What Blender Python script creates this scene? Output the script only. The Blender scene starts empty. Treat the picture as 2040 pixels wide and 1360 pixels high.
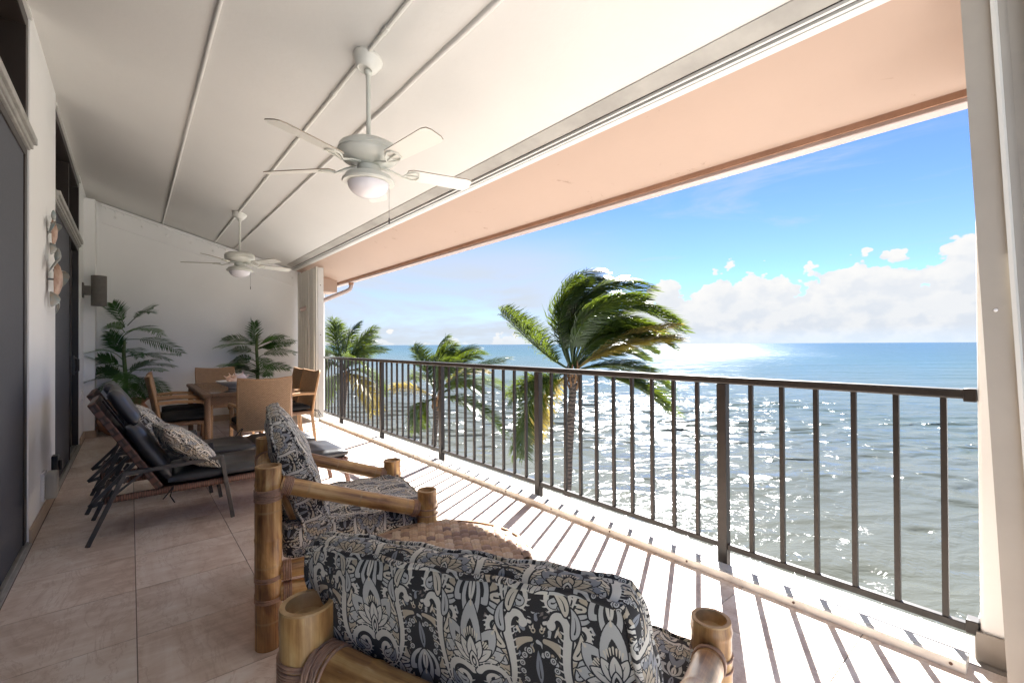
import bpy, math, random
import numpy as np
from mathutils import Vector, Matrix, Euler
random.seed(7)
R = math.radians
sc = bpy.context.scene
C = sc.collection

# ------------------------------------------------------------------ camera
EYE = 1.27
FPX = 910.0
YAW = math.atan2(760.0, FPX); PITCH = 6 / FPX; ROLL = 0.005
_s, _c = math.sin(YAW), math.cos(YAW)
_f = Vector((_s * math.cos(PITCH), _c * math.cos(PITCH), math.sin(PITCH)))
_r = Vector((_c, -_s, 0)); _u = _r.cross(_f)
_a = _r * math.cos(ROLL) - _u * math.sin(ROLL)
_b = _r * math.sin(ROLL) + _u * math.cos(ROLL)
camd = bpy.data.cameras.new('camera'); cam = bpy.data.objects.new('camera', camd); C.objects.link(cam)
cam.matrix_world = Matrix(((_a.x, _b.x, -_f.x, 0), (_a.y, _b.y, -_f.y, 0), (_a.z, _b.z, -_f.z, EYE), (0, 0, 0, 1)))
camd.sensor_width = 36; camd.lens = FPX / 2040 * 36
camd.clip_start = 0.05; camd.clip_end = 200000
sc.camera = cam

# ------------------------------------------------------------------ sun, sky, exposure
SUN_EL, SUN_AZ = R(43.5), R(28)          # azimuth from +X towards +Y
sdir = Vector((math.cos(SUN_EL) * math.cos(SUN_AZ), math.cos(SUN_EL) * math.sin(SUN_AZ), math.sin(SUN_EL)))
sl = bpy.data.lights.new('sun', 'SUN'); sl.energy = 5.0; sl.angle = R(0.53); sl.color = (1.0, 0.975, 0.94)
so = bpy.data.objects.new('sun', sl); C.objects.link(so); so.location = (40, 20, 60)
so.rotation_euler = sdir.to_track_quat('Z', 'Y').to_euler()
SKY_STRENGTH = 0.05
EXPOSURE = 2.62
sc.view_settings.view_transform = 'Standard'; sc.view_settings.look = 'None'
sc.view_settings.exposure = EXPOSURE; sc.view_settings.gamma = 1; sc.view_settings.use_curve_mapping = False


class N:
    """tiny node helper"""
    def __init__(self, tree): self.t = tree
    def n(self, kind, **kw):
        o = self.t.nodes.new('ShaderNode' + kind)
        ins = kw.pop('ins', {})
        for k, v in kw.items(): setattr(o, k, v)
        for k, v in ins.items(): self.set(o, k, v)
        return o
    def set(self, o, k, v):
        s = o.inputs[k]
        if isinstance(v, bpy.types.NodeSocket): self.t.links.new(v, s)
        else: s.default_value = v
    def math(self, op, a, b=0.0, c=0.0, clamp=False):
        o = self.n('Math', operation=op, use_clamp=clamp)
        for i, v in enumerate((a, b, c)): self.set(o, i, v)
        return o.outputs[0]
    def mix(self, f, a, b, typ='MIX'):
        o = self.n('Mix', data_type='RGBA', blend_type=typ)
        for k, v in ((0, f), (6, a), (7, b)): self.set(o, k, v)
        return o.outputs[2]
    def maprange(self, v, a, b, c=0.0, d=1.0, smooth=False):
        o = self.n('MapRange', interpolation_type='SMOOTHSTEP' if smooth else 'LINEAR')
        for i, x in enumerate((v, a, b, c, d)): self.set(o, i, x)
        return o.outputs[0]
    def noise(self, vec, scale, detail=3, rough=.55, dist=0.0):
        o = self.n('TexNoise', ins={'Scale': scale, 'Detail': detail, 'Roughness': rough, 'Distortion': dist})
        if vec is not None: self.set(o, 'Vector', vec)
        return o.outputs['Fac']
    def mapping(self, vec, scale=(1, 1, 1), loc=(0, 0, 0), rot=(0, 0, 0)):
        o = self.n('Mapping')
        self.set(o, 'Vector', vec)
        for k, v in (('Scale', scale), ('Location', loc), ('Rotation', rot)): self.set(o, k, v)
        return o.outputs[0]
    def ramp(self, f, stops):
        o = self.n('ValToRGB'); self.set(o, 0, f); e = o.color_ramp.elements
        while len(e) < len(stops): e.new(.5)
        for x, (p, col) in zip(e, stops):
            x.position = p; x.color = col if len(col) == 4 else (*col, 1)
        return o.outputs[0]
    def bump(self, h, strength=.3, dist=.01):
        o = self.n('Bump', ins={'Height': h, 'Strength': strength, 'Distance': dist}); return o.outputs[0]


def c4(c): return (*c, 1) if len(c) == 3 else c


world = bpy.data.worlds.new('World'); sc.world = world; world.use_nodes = True
wt = world.node_tree; wt.nodes.clear(); W = N(wt)
sky = W.n('TexSky', sky_type='NISHITA', sun_disc=False, sun_elevation=SUN_EL, sun_rotation=R(90) - SUN_AZ,
          altitude=0, air_density=0.39, dust_density=0.0, ozone_density=6.0)
tc = W.n('TexCoord').outputs['Generated']
sx = W.n('SeparateXYZ', ins={0: tc})
el = W.math('ARCSINE', sx.outputs[2]); az = W.math('ARCTAN2', sx.outputs[1], sx.outputs[0])
azd = W.math('MULTIPLY', az, 57.2958); eld = W.math('MULTIPLY', el, 57.2958)
cv = W.n('CombineXYZ', ins={0: azd, 1: eld, 2: 0.0}).outputs[0]
# cumulus bank: towers with ragged tops, higher towards the right of the view
topn = W.noise(W.mapping(cv, (.13, 0, 0), (5.3, 0, 0)), 1.0, 2, .5)
rise = W.maprange(azd, 43, 30, 0, 1, True)
tower = W.maprange(azd, 16, 4, 0, 1, True)
falloff = W.maprange(azd, -60, -20, 0, 1, True)
base_top = W.math('MULTIPLY_ADD', W.math('MULTIPLY', rise, falloff), W.math('MULTIPLY_ADD', tower, 2.6, 6.9), 1.7)
top = W.math('MULTIPLY_ADD', W.math('SUBTRACT', topn, .5), W.math('MULTIPLY_ADD', rise, 4.5, 2.0), base_top)
def billow(v):
    a_ = W.n('TexVoronoi', feature='SMOOTH_F1', voronoi_dimensions='2D', ins={'Vector': v, 'Scale': .33, 'Smoothness': .3, 'Detail': 3.0, 'Roughness': .5, 'Lacunarity': 2.1}).outputs['Distance']
    b_ = W.noise(v, .20, 6, .50, .3)
    return W.math('ADD', W.math('MULTIPLY', W.math('SUBTRACT', .45, a_), 1.0), W.math('MULTIPLY', W.math('SUBTRACT', b_, .5), 1.1))
cvw = W.mapping(cv, (.85, 1.15, 1))
bil = billow(cvw)
dens = W.math('SUBTRACT', W.math('MULTIPLY_ADD', bil, 4.0, top), eld)
cum = W.maprange(dens, -.02, .42, 0, 1, True)
bil2 = billow(W.mapping(cvw, loc=(.9, 1.1, 0)))
rel = W.maprange(W.math('SUBTRACT', bil, bil2), -.42, .34, 0, 1, True)
deep = W.maprange(dens, 0, 5.0, 1, .15)
shade = W.math('MULTIPLY_ADD', rel, .50, W.math('MULTIPLY', deep, .55), clamp=True)
ccol = W.mix(shade, (.74, .80, .89, 1), (1.0, .995, .98, 1))
# thin veil and streaks higher up
st = W.mapping(cv, (.035, .17, 1), (2.6, 0, 0), (0, 0, R(22)))
cir = W.maprange(W.noise(st, 1.5, 7, .62, .9), .45, .80, 0, .55, True)
cir = W.math('MULTIPLY', cir, W.maprange(eld, 5, 12, .4, 1, True))
veil = W.math('MULTIPLY', W.maprange(W.noise(W.mapping(cv, (.028, .13, 1), (9, 2, 0)), 1.3, 6, .6, .5), .20, .60, .45, 1.0, True),
              W.math('MULTIPLY', W.maprange(eld, 17, 8, 0, 1, True), W.maprange(azd, 28, 50, .12, 1, True)))
hz = W.maprange(eld, 7, 0, 0, .9, True)
thin = W.math('MAXIMUM', cir, W.math('MAXIMUM', veil, hz))
skyc = sky.outputs[0]
CL = 3.05      # radiance of sunlit cloud in the sky texture's own units
def scol(col, k): return W.mix(1.0, col, (k, k, k, 1), 'MULTIPLY')
s1 = W.mix(thin, skyc, (.74 * CL, .82 * CL, .92 * CL, 1))
s2 = W.mix(W.math('MULTIPLY', cum, W.maprange(eld, .0, 1.8, .5, 1, True)), s1, scol(ccol, CL * 1.06))
below = W.maprange(eld, -.6, 0, 0, 1)
bg = W.n('Background', ins={'Color': s2, 'Strength': SKY_STRENGTH})
world.cycles.sampling_method = 'MANUAL'; world.cycles.sample_map_resolution = 512
wo = W.n('OutputWorld'); wt.links.new(bg.outputs[0], wo.inputs[0])

sc.render.engine = 'CYCLES'
cy = sc.cycles
cy.max_bounces = 12; cy.diffuse_bounces = 8; cy.glossy_bounces = 4; cy.transmission_bounces = 6; cy.transparent_max_bounces = 8
cy.sample_clamp_indirect = 6; cy.caustics_reflective = False; cy.caustics_refractive = False
cy.use_adaptive_sampling = True; cy.adaptive_threshold = .02
cy.use_denoising = True
try:
    cy.denoiser = 'OPENIMAGEDENOISE'; cy.denoising_input_passes = 'RGB_ALBEDO_NORMAL'; cy.denoising_prefilter = 'ACCURATE'
except Exception: pass

# ------------------------------------------------------------------ materials
MATS = {}
def newmat(name):
    m = bpy.data.materials.new(name); m.use_nodes = True; t = m.node_tree
    n = N(t); b = t.nodes['Principled BSDF']; MATS[name] = m
    return m, n, b
def objv(n): return n.n('TexCoord').outputs['Object']
def posv(n): return n.n('NewGeometry').outputs['Position']
def uvv(n): return n.n('TexCoord').outputs['UV']

def plain(name, col, rough=.5, var=.0, vscale=6, bump=0, bscale=40, bdist=.004, metal=0, spec=.5, col2=None, world_pos=False):
    m, n, b = newmat(name)
    v = posv(n) if world_pos else objv(n)
    if var or col2:
        d = col2 or tuple(x * (1 - var) for x in col)
        f = n.maprange(n.noise(v, vscale, 5, .6), .3, .72)
        n.set(b, 'Base Color', n.mix(f, c4(col), c4(d)))
    else: b.inputs['Base Color'].default_value = c4(col)
    b.inputs['Roughness'].default_value = rough; b.inputs['Metallic'].default_value = metal
    b.inputs['Specular IOR Level'].default_value = spec
    if bump: n.set(b, 'Normal', n.bump(n.noise(v, bscale, 4, .6), bump, bdist))
    return m

plain('plaster_white', (.88, .88, .87), .75, .05, 1.3, .25, 26, .004, world_pos=True)
plain('ceiling_paint', (.66, .645, .615), .8, .06, .9, .3, 18, .005, world_pos=True)
plain('ceiling_shade', (.43, .41, .375), .85, .3, 3, .3, 20, .004, world_pos=True)  # greyer ceiling tone that holds the soft shade beside the track
m = plain('soffit_peach', (.43, .305, .235), .7, .06, 1.2, .25, 22, .003, world_pos=True)
n = N(m.node_tree); b = m.node_tree.nodes['Principled BSDF']; v = posv(n)
spots = n.maprange(n.noise(n.mapping(v, (1, .7, 1), (.3, 1.2, 0)), 5.5, 6, .7, .6), .635, .69, 0, .7)
n.set(b, 'Base Color', n.mix(spots, n.mix(n.noise(v, 1.2, 5, .6), (.43, .305, .235, 1), (.395, .28, .215, 1)), (.16, .09, .06, 1)))
plain('fascia_brown', (.42, .23, .145), .6, .3, 8, .2, 30)
plain('fascia_pale', (.42, .325, .29), .45, .1, 5)
plain('rail_bronze', (.024, .017, .013), .42, .35, 7, .2, 60, .001, spec=.45)
plain('sill_tile', (.34, .30, .26), .5, .15, 9, .1, 40)
plain('track_aluminium', (.82, .78, .70), .45, .22, 14, .1, 50, .001, metal=.0)
plain('track_white', (.62, .61, .58), .4, .06, 10)
plain('track_dark', (.05, .045, .04), .6)
plain('groove_grey', (.22, .24, .25), .5)
plain('shutter_white', (.71, .69, .63), .5, .1, 2.5, .1, 30, .001, world_pos=True)
plain('shutter_taupe', (.40, .365, .315), .5, .15, 2.5, .1, 30, .001, world_pos=True)
plain('screen_mesh', (.070, .071, .080), .75, .15, 60, .3, 500, .0006, spec=.25)
plain('door_glass', (.012, .012, .013), .08, spec=.6)
plain('transom_glass', (.12, .10, .085), .25, .5, 3, spec=.5)
m = plain('frame_bronze', (.022, .015, .012), .4)
n = N(m.node_tree); b = m.node_tree.nodes['Principled BSDF']
sp = n.maprange(n.noise(posv(n), 26, 4, .65), .73, .75)
n.set(b, 'Base Color', n.mix(sp, (.022, .015, .012, 1), (.42, .40, .37, 1)))
m = plain('head_track', (.42, .41, .38), .4, .4, 12, .2, 50, .001)
plain('fan_white', (.72, .71, .66), .28, .05, 4)
plain('fan_sage', (.62, .625, .57), .3, .05, 4)
plain('blade_edge', (.30, .25, .19), .5)
plain('opal_glass', (.80, .77, .80), .18)
plain('sconce_grey', (.155, .14, .125), .65, .2, 30, .2, 200, .0008)
plain('grey_metal', (.085, .082, .080), .35, .2, 9, metal=.35)
plain('charcoal_vinyl', (.027, .028, .032), .36, .2, 5, .25, 30, .003, spec=.5)
plain('black_cloth', (.012, .012, .013), .8, .2, 20, .2, 300, .0008, spec=.3)
plain('ceramic', (.82, .81, .80), .2)
plain('shell_orange', (.75, .42, .26), .4, col2=(.88, .72, .58), vscale=14, bump=.4, bscale=40)
plain('shell_pink', (.86, .62, .60), .4, col2=(.92, .85, .80), vscale=14, bump=.4, bscale=40)
plain('terracotta', (.36, .17, .085), .55, .3, 4, .2, 20, .003)
plain('pot_soil', (.05, .035, .025), .9, .4, 20)
plain('box_grey', (.42, .40, .35), .5, .1, 8)
plain('box_black', (.015, .015, .015), .4)
plain('white_tag', (.8, .8, .8), .6)
plain('screw_rust', (.10, .05, .03), .6)
plain('ground_pale', (.60, .595, .575), .95, .4, .4, .5, 5, .05, world_pos=True)  # unseen ground, made pale to bounce sunlight up to the ceiling
plain('wicker_edge', (.46, .27, .135), .55, .25, 30)
plain('copper', (.27, .15, .10), .42, metal=.25, col2=(.40, .28, .21), vscale=22)
plain('patina', (.33, .27, .21), .45, metal=.5, col2=(.22, .30, .32), vscale=16)
plain('skirting_tile', (.52, .40, .29), .5, .2, 7, .1, 30)
plain('grout', (.20, .17, .14), .9)

# travertine tile, each tile its own piece of stone
m, n, b = newmat('travertine')
oi = n.n('ObjectInfo')
shift = n.n('CombineXYZ', ins={0: n.math('MULTIPLY', oi.outputs['Random'], 37.0), 1: n.math('MULTIPLY', oi.outputs['Random'], 91.0), 2: 0.0}).outputs[0]
v = n.n('VectorMath', operation='ADD', ins={0: posv(n), 1: shift}).outputs[0]
vm = n.mapping(v, (2.6, 1.1, 1), rot=(0, 0, R(-62)))
big = n.noise(vm, 1.0, 6, .62, 1.1); fine = n.noise(n.mapping(v, (1.6, 6, 1), rot=(0, 0, R(28))), 2.6, 7, .7, .5)
f = n.math('MULTIPLY_ADD', big, .62, n.math('MULTIPLY', fine, .38))
col = n.ramp(f, [(.32, (.44, .325, .25)), (.44, (.64, .525, .44)), (.53, (.75, .655, .575)), (.66, (.86, .805, .745))])
vein = n.maprange(n.math('ABSOLUTE', n.math('SUBTRACT', n.noise(vm, 1.7, 7, .66, 1.8), .5)), 0, .022, .45, 0)
col = n.mix(vein, col, (.46, .34, .265, 1))
tint = n.maprange(oi.outputs['Random'], 0, 1, .93, 1.06)
n.set(b, 'Base Color', n.mix(1.0, col, n.n('CombineColor', ins={0: tint, 1: tint, 2: tint}).outputs[0], 'MULTIPLY'))
b.inputs['Roughness'].default_value = .42
n.set(b, 'Roughness', n.maprange(fine, .3, .7, .36, .5)); b.inputs['Specular IOR Level'].default_value = .35
n.set(b, 'Normal', n.bump(fine, .08, .004))

# wicker: interlaced strips from two waves
def wicker(name, c1, c2, su, sv, bs=.8):
    m, n, b = newmat(name)
    uv = uvv(n); s = n.n('SeparateXYZ', ins={0: uv})
    U = n.math('MULTIPLY', s.outputs[0], su); V = n.math('MULTIPLY', s.outputs[1], sv)
    row = n.math('FLOOR', V); odd = n.math('MODULO', row, 2.0)
    fu = n.math('FRACT', n.math('MULTIPLY_ADD', odd, .5, U)); fv = n.math('FRACT', V)
    hu = n.math('SINE', n.math('MULTIPLY', fu, math.pi)); hv = n.math('SINE', n.math('MULTIPLY', fv, math.pi))
    h = n.math('MULTIPLY', n.math('POWER', hu, .5), n.math('POWER', hv, .6))
    nz = n.noise(n.mapping(uv, (su * .5, sv, 1)), 1.0, 2, .5)
    k = n.math('MULTIPLY', n.maprange(h, .15, .75), n.maprange(nz, .3, .7, .6, 1))
    n.set(b, 'Base Color', n.mix(k, c4(c2), c4(c1)))
    n.set(b, 'Normal', n.bump(h, bs, .004)); b.inputs['Roughness'].default_value = .5
    return m
wicker('wicker_tan', (.54, .33, .175), (.13, .07, .032), 45, 105)
wicker('wicker_brown', (.30, .17, .095), (.07, .035, .018), 45, 105)
wicker('wicker_wrap', (.20, .095, .062), (.022, .011, .008), 8, 75)
wicker('wicker_espresso', (.10, .042, .028), (.014, .007, .005), 9, 22, .9)

# bamboo cane
m, n, b = newmat('bamboo')
uv = uvv(n); s = n.n('SeparateXYZ', ins={0: uv})
oi = n.n('ObjectInfo').outputs['Random']
uvo = n.n('VectorMath', operation='ADD', ins={0: uv, 1: n.n('CombineXYZ', ins={0: n.math('MULTIPLY', oi, 9), 1: n.math('MULTIPLY', oi, 17), 2: 0.0}).outputs[0]}).outputs[0]
streak = n.noise(n.mapping(uvo, (55, 2.2, 1)), 1.0, 5, .65)
patch = n.noise(n.mapping(uvo, (7, 3.2, 1)), 1.0, 5, .6, .6)
scr = n.noise(n.mapping(uvo, (130, 9, 1)), 1.0, 3, .6)
f = n.math('ADD', .5, n.math('MULTIPLY', n.math('SUBTRACT', n.math('MULTIPLY_ADD', streak, .45, n.math('MULTIPLY', patch, .55)), .5), 1.55))
col = n.ramp(f, [(.30, (.15, .062, .018)), (.44, (.36, .175, .056)), (.56, (.55, .31, .105)), (.70, (.70, .48, .21))])
col = n.mix(n.maprange(scr, .66, .74, 0, .5), col, (.66, .55, .36, 1))
nodeband = n.maprange(n.math('ABSOLUTE', n.math('SUBTRACT', n.math('FRACT', n.math('MULTIPLY', s.outputs[1], 1 / .23)), .5)), .0, .03, .6, 0)
n.set(b, 'Base Color', n.mix(nodeband, col, (.42, .27, .12, 1)))
b.inputs['Coat Weight'].default_value = .25; b.inputs['Coat Roughness'].default_value = .22
b.inputs['Roughness'].default_value = .42
n.set(b, 'Normal', n.bump(streak, .25, .003))
plain('bamboo_cut', (.56, .36, .16), .5, col2=(.42, .24, .09), vscale=40, bump=.2, bscale=120, bdist=.001)
plain('lashing', (.47, .27, .17), .4, .35, 60)
# water-hyacinth leaf weave
m, n, b = newmat('hyacinth')
oi = n.n('ObjectInfo').outputs['Random']
nz = n.noise(n.mapping(objv(n), (30, 160, 30)), 1.0, 4, .6)
base = n.ramp(oi, [(0, (.20, .125, .10)), (.10, (.36, .225, .15)), (.5, (.54, .35, .21)), (.8, (.62, .43, .27)), (1, (.60, .48, .36))])
n.set(b, 'Base Color', n.mix(n.maprange(nz, .35, .7, .0, .45), base, (.18, .10, .06, 1)))
b.inputs['Roughness'].default_value = .5; n.set(b, 'Normal', n.bump(nz, .3, .002))
plain('table_base', (.16, .09, .05), .6, .3, 20)
# ceramic bowl with ribs handled in mesh; table glass over weave
plain('smoked_glass', (.09, .062, .045), .07, spec=.6)

def leafmat(name, c1, c2, trans=.35, rough=.4, tcol=None):
    m = bpy.data.materials.new(name); m.use_nodes = True; t = m.node_tree; t.nodes.clear(); n = N(t); MATS[name] = m
    f = n.noise(objv(n), 3.5, 3, .6); r = n.n('ObjectInfo').outputs['Random']
    col = n.mix(n.math('MULTIPLY_ADD', f, .7, n.math('MULTIPLY', r, .3)), c4(c1), c4(c2))
    d = n.n('BsdfPrincipled', ins={'Base Color': col, 'Roughness': rough, 'Specular IOR Level': .4})
    tr = n.n('BsdfTranslucent', ins={'Color': c4(tcol) if tcol else col})
    mx = n.n('MixShader', ins={0: trans, 1: d.outputs[0], 2: tr.outputs[0]})
    o = n.n('OutputMaterial'); t.links.new(mx.outputs[0], o.inputs[0])
leafmat('areca_leaf', (.014, .055, .018), (.050, .115, .026), .2, .35, (.10, .22, .03))
leafmat('areca_light', (.055, .14, .030), (.11, .22, .05), .3, .35, (.15, .30, .05))
leafmat('coco_leaf', (.014, .032, .009), (.042, .066, .013), .27, .30, (.15, .20, .015))
leafmat('coco_dry', (.16, .13, .03), (.20, .15, .05), .4, .45, (.40, .30, .05))
plain('areca_stem', (.10, .15, .035), .45, col2=(.05, .08, .02), vscale=12)
m, n, b = newmat('palm_bark')
v = objv(n); wv = n.n('TexWave', wave_type='BANDS', bands_direction='Z', ins={'Vector': v, 'Scale': 3.1, 'Distortion': 5.0, 'Detail': 4, 'Detail Scale': 3.0}).outputs['Fac']
n.set(b, 'Base Color', n.mix(n.math('MULTIPLY', wv, .8), (.045, .033, .026, 1), (.12, .088, .070, 1))); b.inputs['Roughness'].default_value = .9
n.set(b, 'Normal', n.bump(wv, .8, .03))
plain('palm_fibre', (.20, .105, .045), .9, .5, 14, .6, 30, .02)

# sea: real slopes from the mesh near the shore, finer ripples by bump; murky by the shore, teal far out
m, n, b = newmat('sea_water')
p = posv(n); s = n.n('SeparateXYZ', ins={0: p}); X = s.outputs[0]
Xl = n.math('LOGARITHM', n.math('MAXIMUM', X, 1.0), 10.0)
patchy = n.noise(n.mapping(p, (.02, .006, 1)), 1.0, 4, .6)
xl2 = n.math('MULTIPLY_ADD', n.math('SUBTRACT', patchy, .5), .5, Xl)
body = n.ramp(n.maprange(xl2, 1.25, 3.2), [(.0, (.074, .075, .060)), (.22, (.066, .075, .067)), (.42, (.052, .076, .071)), (.62, (.036, .074, .069)), (1.0, (.028, .060, .060))])
t_ = m.node_tree; t_.nodes.remove(b)
ca_ = n.mapping(p, rot=(0, 0, R(-52)))      # first axis now runs along the swell
h = None
for fq, am, ar in ((14.0, .013, .5), (5.5, .030, .5), (1.7, .052, .40), (.5, .21, .36), (.14, .85, .33), (.04, 2.6, .3)):
    w_ = n.math('MULTIPLY', n.noise(n.mapping(ca_, (fq, fq * ar, 1), (fq * 3.1, 0, 0)), 1.0, 3, .55, .3), am)
    h = w_ if h is None else n.math('ADD', h, w_)
nb = n.bump(h, 1.0, 1.0)
dif = n.n('BsdfDiffuse', ins={'Color': body, 'Normal': nb})
gl = n.n('BsdfGlossy', distribution='BECKMANN', ins={'Color': (1, 1, 1, 1), 'Roughness': n.maprange(Xl, 1.35, 2.6, .15, .37), 'Normal': nb})
fr = n.n('Fresnel', ins={'IOR': 1.333, 'Normal': nb})
mx = n.n('MixShader', ins={0: n.math('MULTIPLY', fr.outputs[0], .68), 1: dif.outputs[0], 2: gl.outputs[0]})
t_.links.new(mx.outputs[0], t_.nodes['Material Output'].inputs[0])

# ------------------------------------------------------------------ printed fabric: a damask drawn with strokes into a tileable print
def fabric_print(SZ=1152):
    TW, TH = 2.0, 2.0 * 1.25
    Wd, Hd = SZ, int(SZ * 1.25)
    img = np.empty((Hd, Wd, 3), np.float32)
    DK = np.array((.021, .018, .016)); CR = (.70, .62, .47); TN = (.55, .45, .31); GB = (.27, .275, .28); LG = (.55, .525, .47); BR = (.20, .155, .13); WH = (.72, .665, .55)
    img[:] = DK
    px = SZ / TW
    def dab(pts, wid, col):
        pts = np.asarray(pts, float); wid = np.asarray(wid, float) * px
        P_ = pts * px; m_ = wid.max() + 2
        x0, y0 = np.floor(P_.min(0) - m_).astype(int); x1, y1 = np.ceil(P_.max(0) + m_).astype(int)
        xs = np.arange(x0, x1 + 1); ys = np.arange(y0, y1 + 1)
        gx, gy = np.meshgrid(xs, ys)
        best = np.full(gx.shape, -1e9)
        for i in range(len(P_) - 1):
            a, c = P_[i], P_[i + 1]; d = c - a; L = d @ d + 1e-9
            t = np.clip(((gx - a[0]) * d[0] + (gy - a[1]) * d[1]) / L, 0, 1)
            dist = np.hypot(gx - a[0] - t * d[0], gy - a[1] - t * d[1])
            best = np.maximum(best, wid[i] + t * (wid[i + 1] - wid[i]) - dist)
        al = np.clip(best + .5, 0, 1)[..., None].astype(np.float32)
        yi = ys % Hd; xi = xs % Wd
        sub = img[np.ix_(yi, xi)]
        img[np.ix_(yi, xi)] = sub * (1 - al) + np.array(col, np.float32) * al
    def bez(p0, p1, p2, p3=None, n_=22):
        t = np.linspace(0, 1, n_)[:, None]; p0, p1, p2 = map(np.array, (p0, p1, p2))
        if p3 is None: return (1 - t) ** 2 * p0 + 2 * t * (1 - t) * p1 + t ** 2 * p2
        p3 = np.array(p3); return (1 - t) ** 3 * p0 + 3 * t * (1 - t) ** 2 * p1 + 3 * t * t * (1 - t) * p2 + t ** 3 * p3
    offs = [(0, 0)]
    def sym(fn):
        for k in (1, -1): fn(k)
    O = [0, 0, 1]
    def T(pts, k): # origin, vertical flip, mirror
        q = np.array(pts, float); q = q * np.array((k, O[2])) + np.array(O[:2]); return q
    def stroke(pts, wid, col, k=1, out=0.0, outcol=DK):
        pts = np.asarray(pts, float)
        wid = np.full(len(pts), wid) if np.isscalar(wid) else np.asarray(wid)
        if out: dab(T(pts, k), wid + out, outcol)
        dab(T(pts, k), wid, col)
    def leaf(p0, p1, p2, w, col, k=1, out=.02, vein=True, sharp=.8):
        pts = bez(p0, p1, p2, n_=16); t = np.linspace(0, 1, 16)
        wid = w * np.sin(np.pi * np.clip(t, .0, 1) ** sharp) ** .9 + .001
        stroke(pts, wid, col, k, out)
        if vein:
            stroke(pts[3:12], np.linspace(.011, .002, 9), DK, k)
    def serr(pts, wid, col, k, side, ln=.06, step=2):
        pts = np.asarray(pts)
        for i in range(1, len(pts) - 1, step):
            d = pts[i + 1] - pts[i - 1]; d = d / (np.hypot(*d) + 1e-9); nn = np.array((-d[1], d[0])) * side
            w = wid if np.isscalar(wid) else wid[i]
            q = pts[i] + nn * w * .7
            stroke([q, q + nn * ln * .55 + d * .012, q + nn * ln + d * .03], [.014, .010, .002], col, k)
    def spiral(cx, cy, r0, r1, a0, turns, w0, w1, col, k, side=1, teeth=True):
        n_ = 44; t = np.linspace(0, 1, n_); a = a0 + turns * 2 * np.pi * t; r = r0 + (r1 - r0) * t
        pts = np.c_[cx + r * np.cos(a), cy + r * np.sin(a)]; wid = w0 + (w1 - w0) * t
        stroke(pts, wid, col, k, .022)
        if teeth: serr(pts[:30], wid[:30], col, k, side, .055)
        stroke([pts[-1], pts[-1] + 1e-3], [w1 * 1.8, w1 * 1.8], col, k)
    rng = np.random.RandomState(3)
    # filler: small curled drops and eyelets everywhere
    for j in range(20):
        for i in range(16):
            cx = (i + .5 * (j % 2)) * TW / 16 + rng.uniform(-.02, .02); cy = j * TH / 20 + rng.uniform(-.02, .02)
            col = [CR, GB, BR, LG, TN][rng.randint(5)]; a = rng.uniform(0, 6.28); l = .055
            if rng.rand() < .35:
                dab([(cx, cy), (cx + .001, cy)], [.034, .034], col); dab([(cx, cy), (cx + .001, cy)], [.017, .017], DK)
            else:
                dab([(cx, cy), (cx + l * math.cos(a), cy + l * math.sin(a)), (cx + 1.7 * l * math.cos(a + .5), cy + 1.7 * l * math.sin(a + .5))], [.026, .017, .003], col)
    def polar(r, a): return (r * math.cos(R(a)), r * math.sin(R(a)))
    def lotus(ox, oy, flip, variant):
        O[:] = [ox, oy, flip]
        # dark bed
        stroke([(0, -.2), (0, .45)], [.30, .25], DK)
        # great serrated arch
        def arch(k):
            pts = bez((.10, -.62), (.62, -.52), (.66, .05), (.58, .45), 30)
            pts2 = bez((.58, .45), (.52, .74), (.78, .82), (.80, .62), 18)
            allp = np.r_[pts, pts2[1:]]; wid = np.r_[np.linspace(.022, .058, 30), np.linspace(.058, .035, 17)]
            stroke(allp, wid, WH, k, .028); serr(allp[4:34], wid[4:34], WH, k, -1, .07)
            stroke([allp[-1], allp[-1] + .001], [.062, .062], WH, k)
            for q, (p0, p1, p2, col) in enumerate((((.50, .02), (.40, .10), (.42, .30), LG), ((.52, .28), (.36, .36), (.40, .58), CR), ((.52, .50), (.40, .66), (.52, .84), LG), ((.60, .74), (.58, .92), (.76, 1.0), CR))):
                leaf(p0, p1, p2, .062, col, k)
        sym(arch)
        # outer petals: grey-blue with dark hearts and ticks
        for a, L, w in ((18, .50, .12), (162, .50, .12), (52, .62, .15), (128, .62, .15), (90, .80, .17)):
            t = polar(L, a); mid = polar(L * .5, a)
            leaf((0, 0), mid, t, w, GB if variant == 0 else LG, 1, .016, False, 1.0)
            stroke([polar(L * .93, a), polar(L * 1.04, a)], [.02, .004], CR)
            leaf((0, 0), polar(L * .42, a), polar(L * .74, a), w * .52, DK, 1, 0, False, 1.0)
            for q in range(-3, 4):
                a2 = a + q * 5.2; r0 = L * (.50 - .02 * abs(q))
                stroke([polar(r0, a2), polar(r0 + .085, a2)], [.006, .014], CR)
        for a in (4, 176, 34, 146, 64, 116, 90):
            leaf((0, .0), polar(.19, a), polar(.37, a), .072, TN if variant == 0 else WH, 1, .018, True, .9)
        # heart
        leaf((0, -.15), (0, 0), (0, .16), .062, WH, 1, .018, False, 1); leaf((0, -.10), (0, 0), (0, .10), .036, DK, 1, 0, False, 1); leaf((0, -.06), (0, 0), (0, .04), .018, WH, 1, 0, False, 1)
        def low(k):
            spiral(.26, -.30, .25, .045, R(150), -1.35, .050, .030, WH, k, 1)
            leaf((.18, -.36), (.28, -.42), (.34, -.26), .06, LG, k, .012)
            leaf((.30, -.42), (.40, -.44), (.42, -.26), .045, GB, k, .012)
        sym(low)
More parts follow.
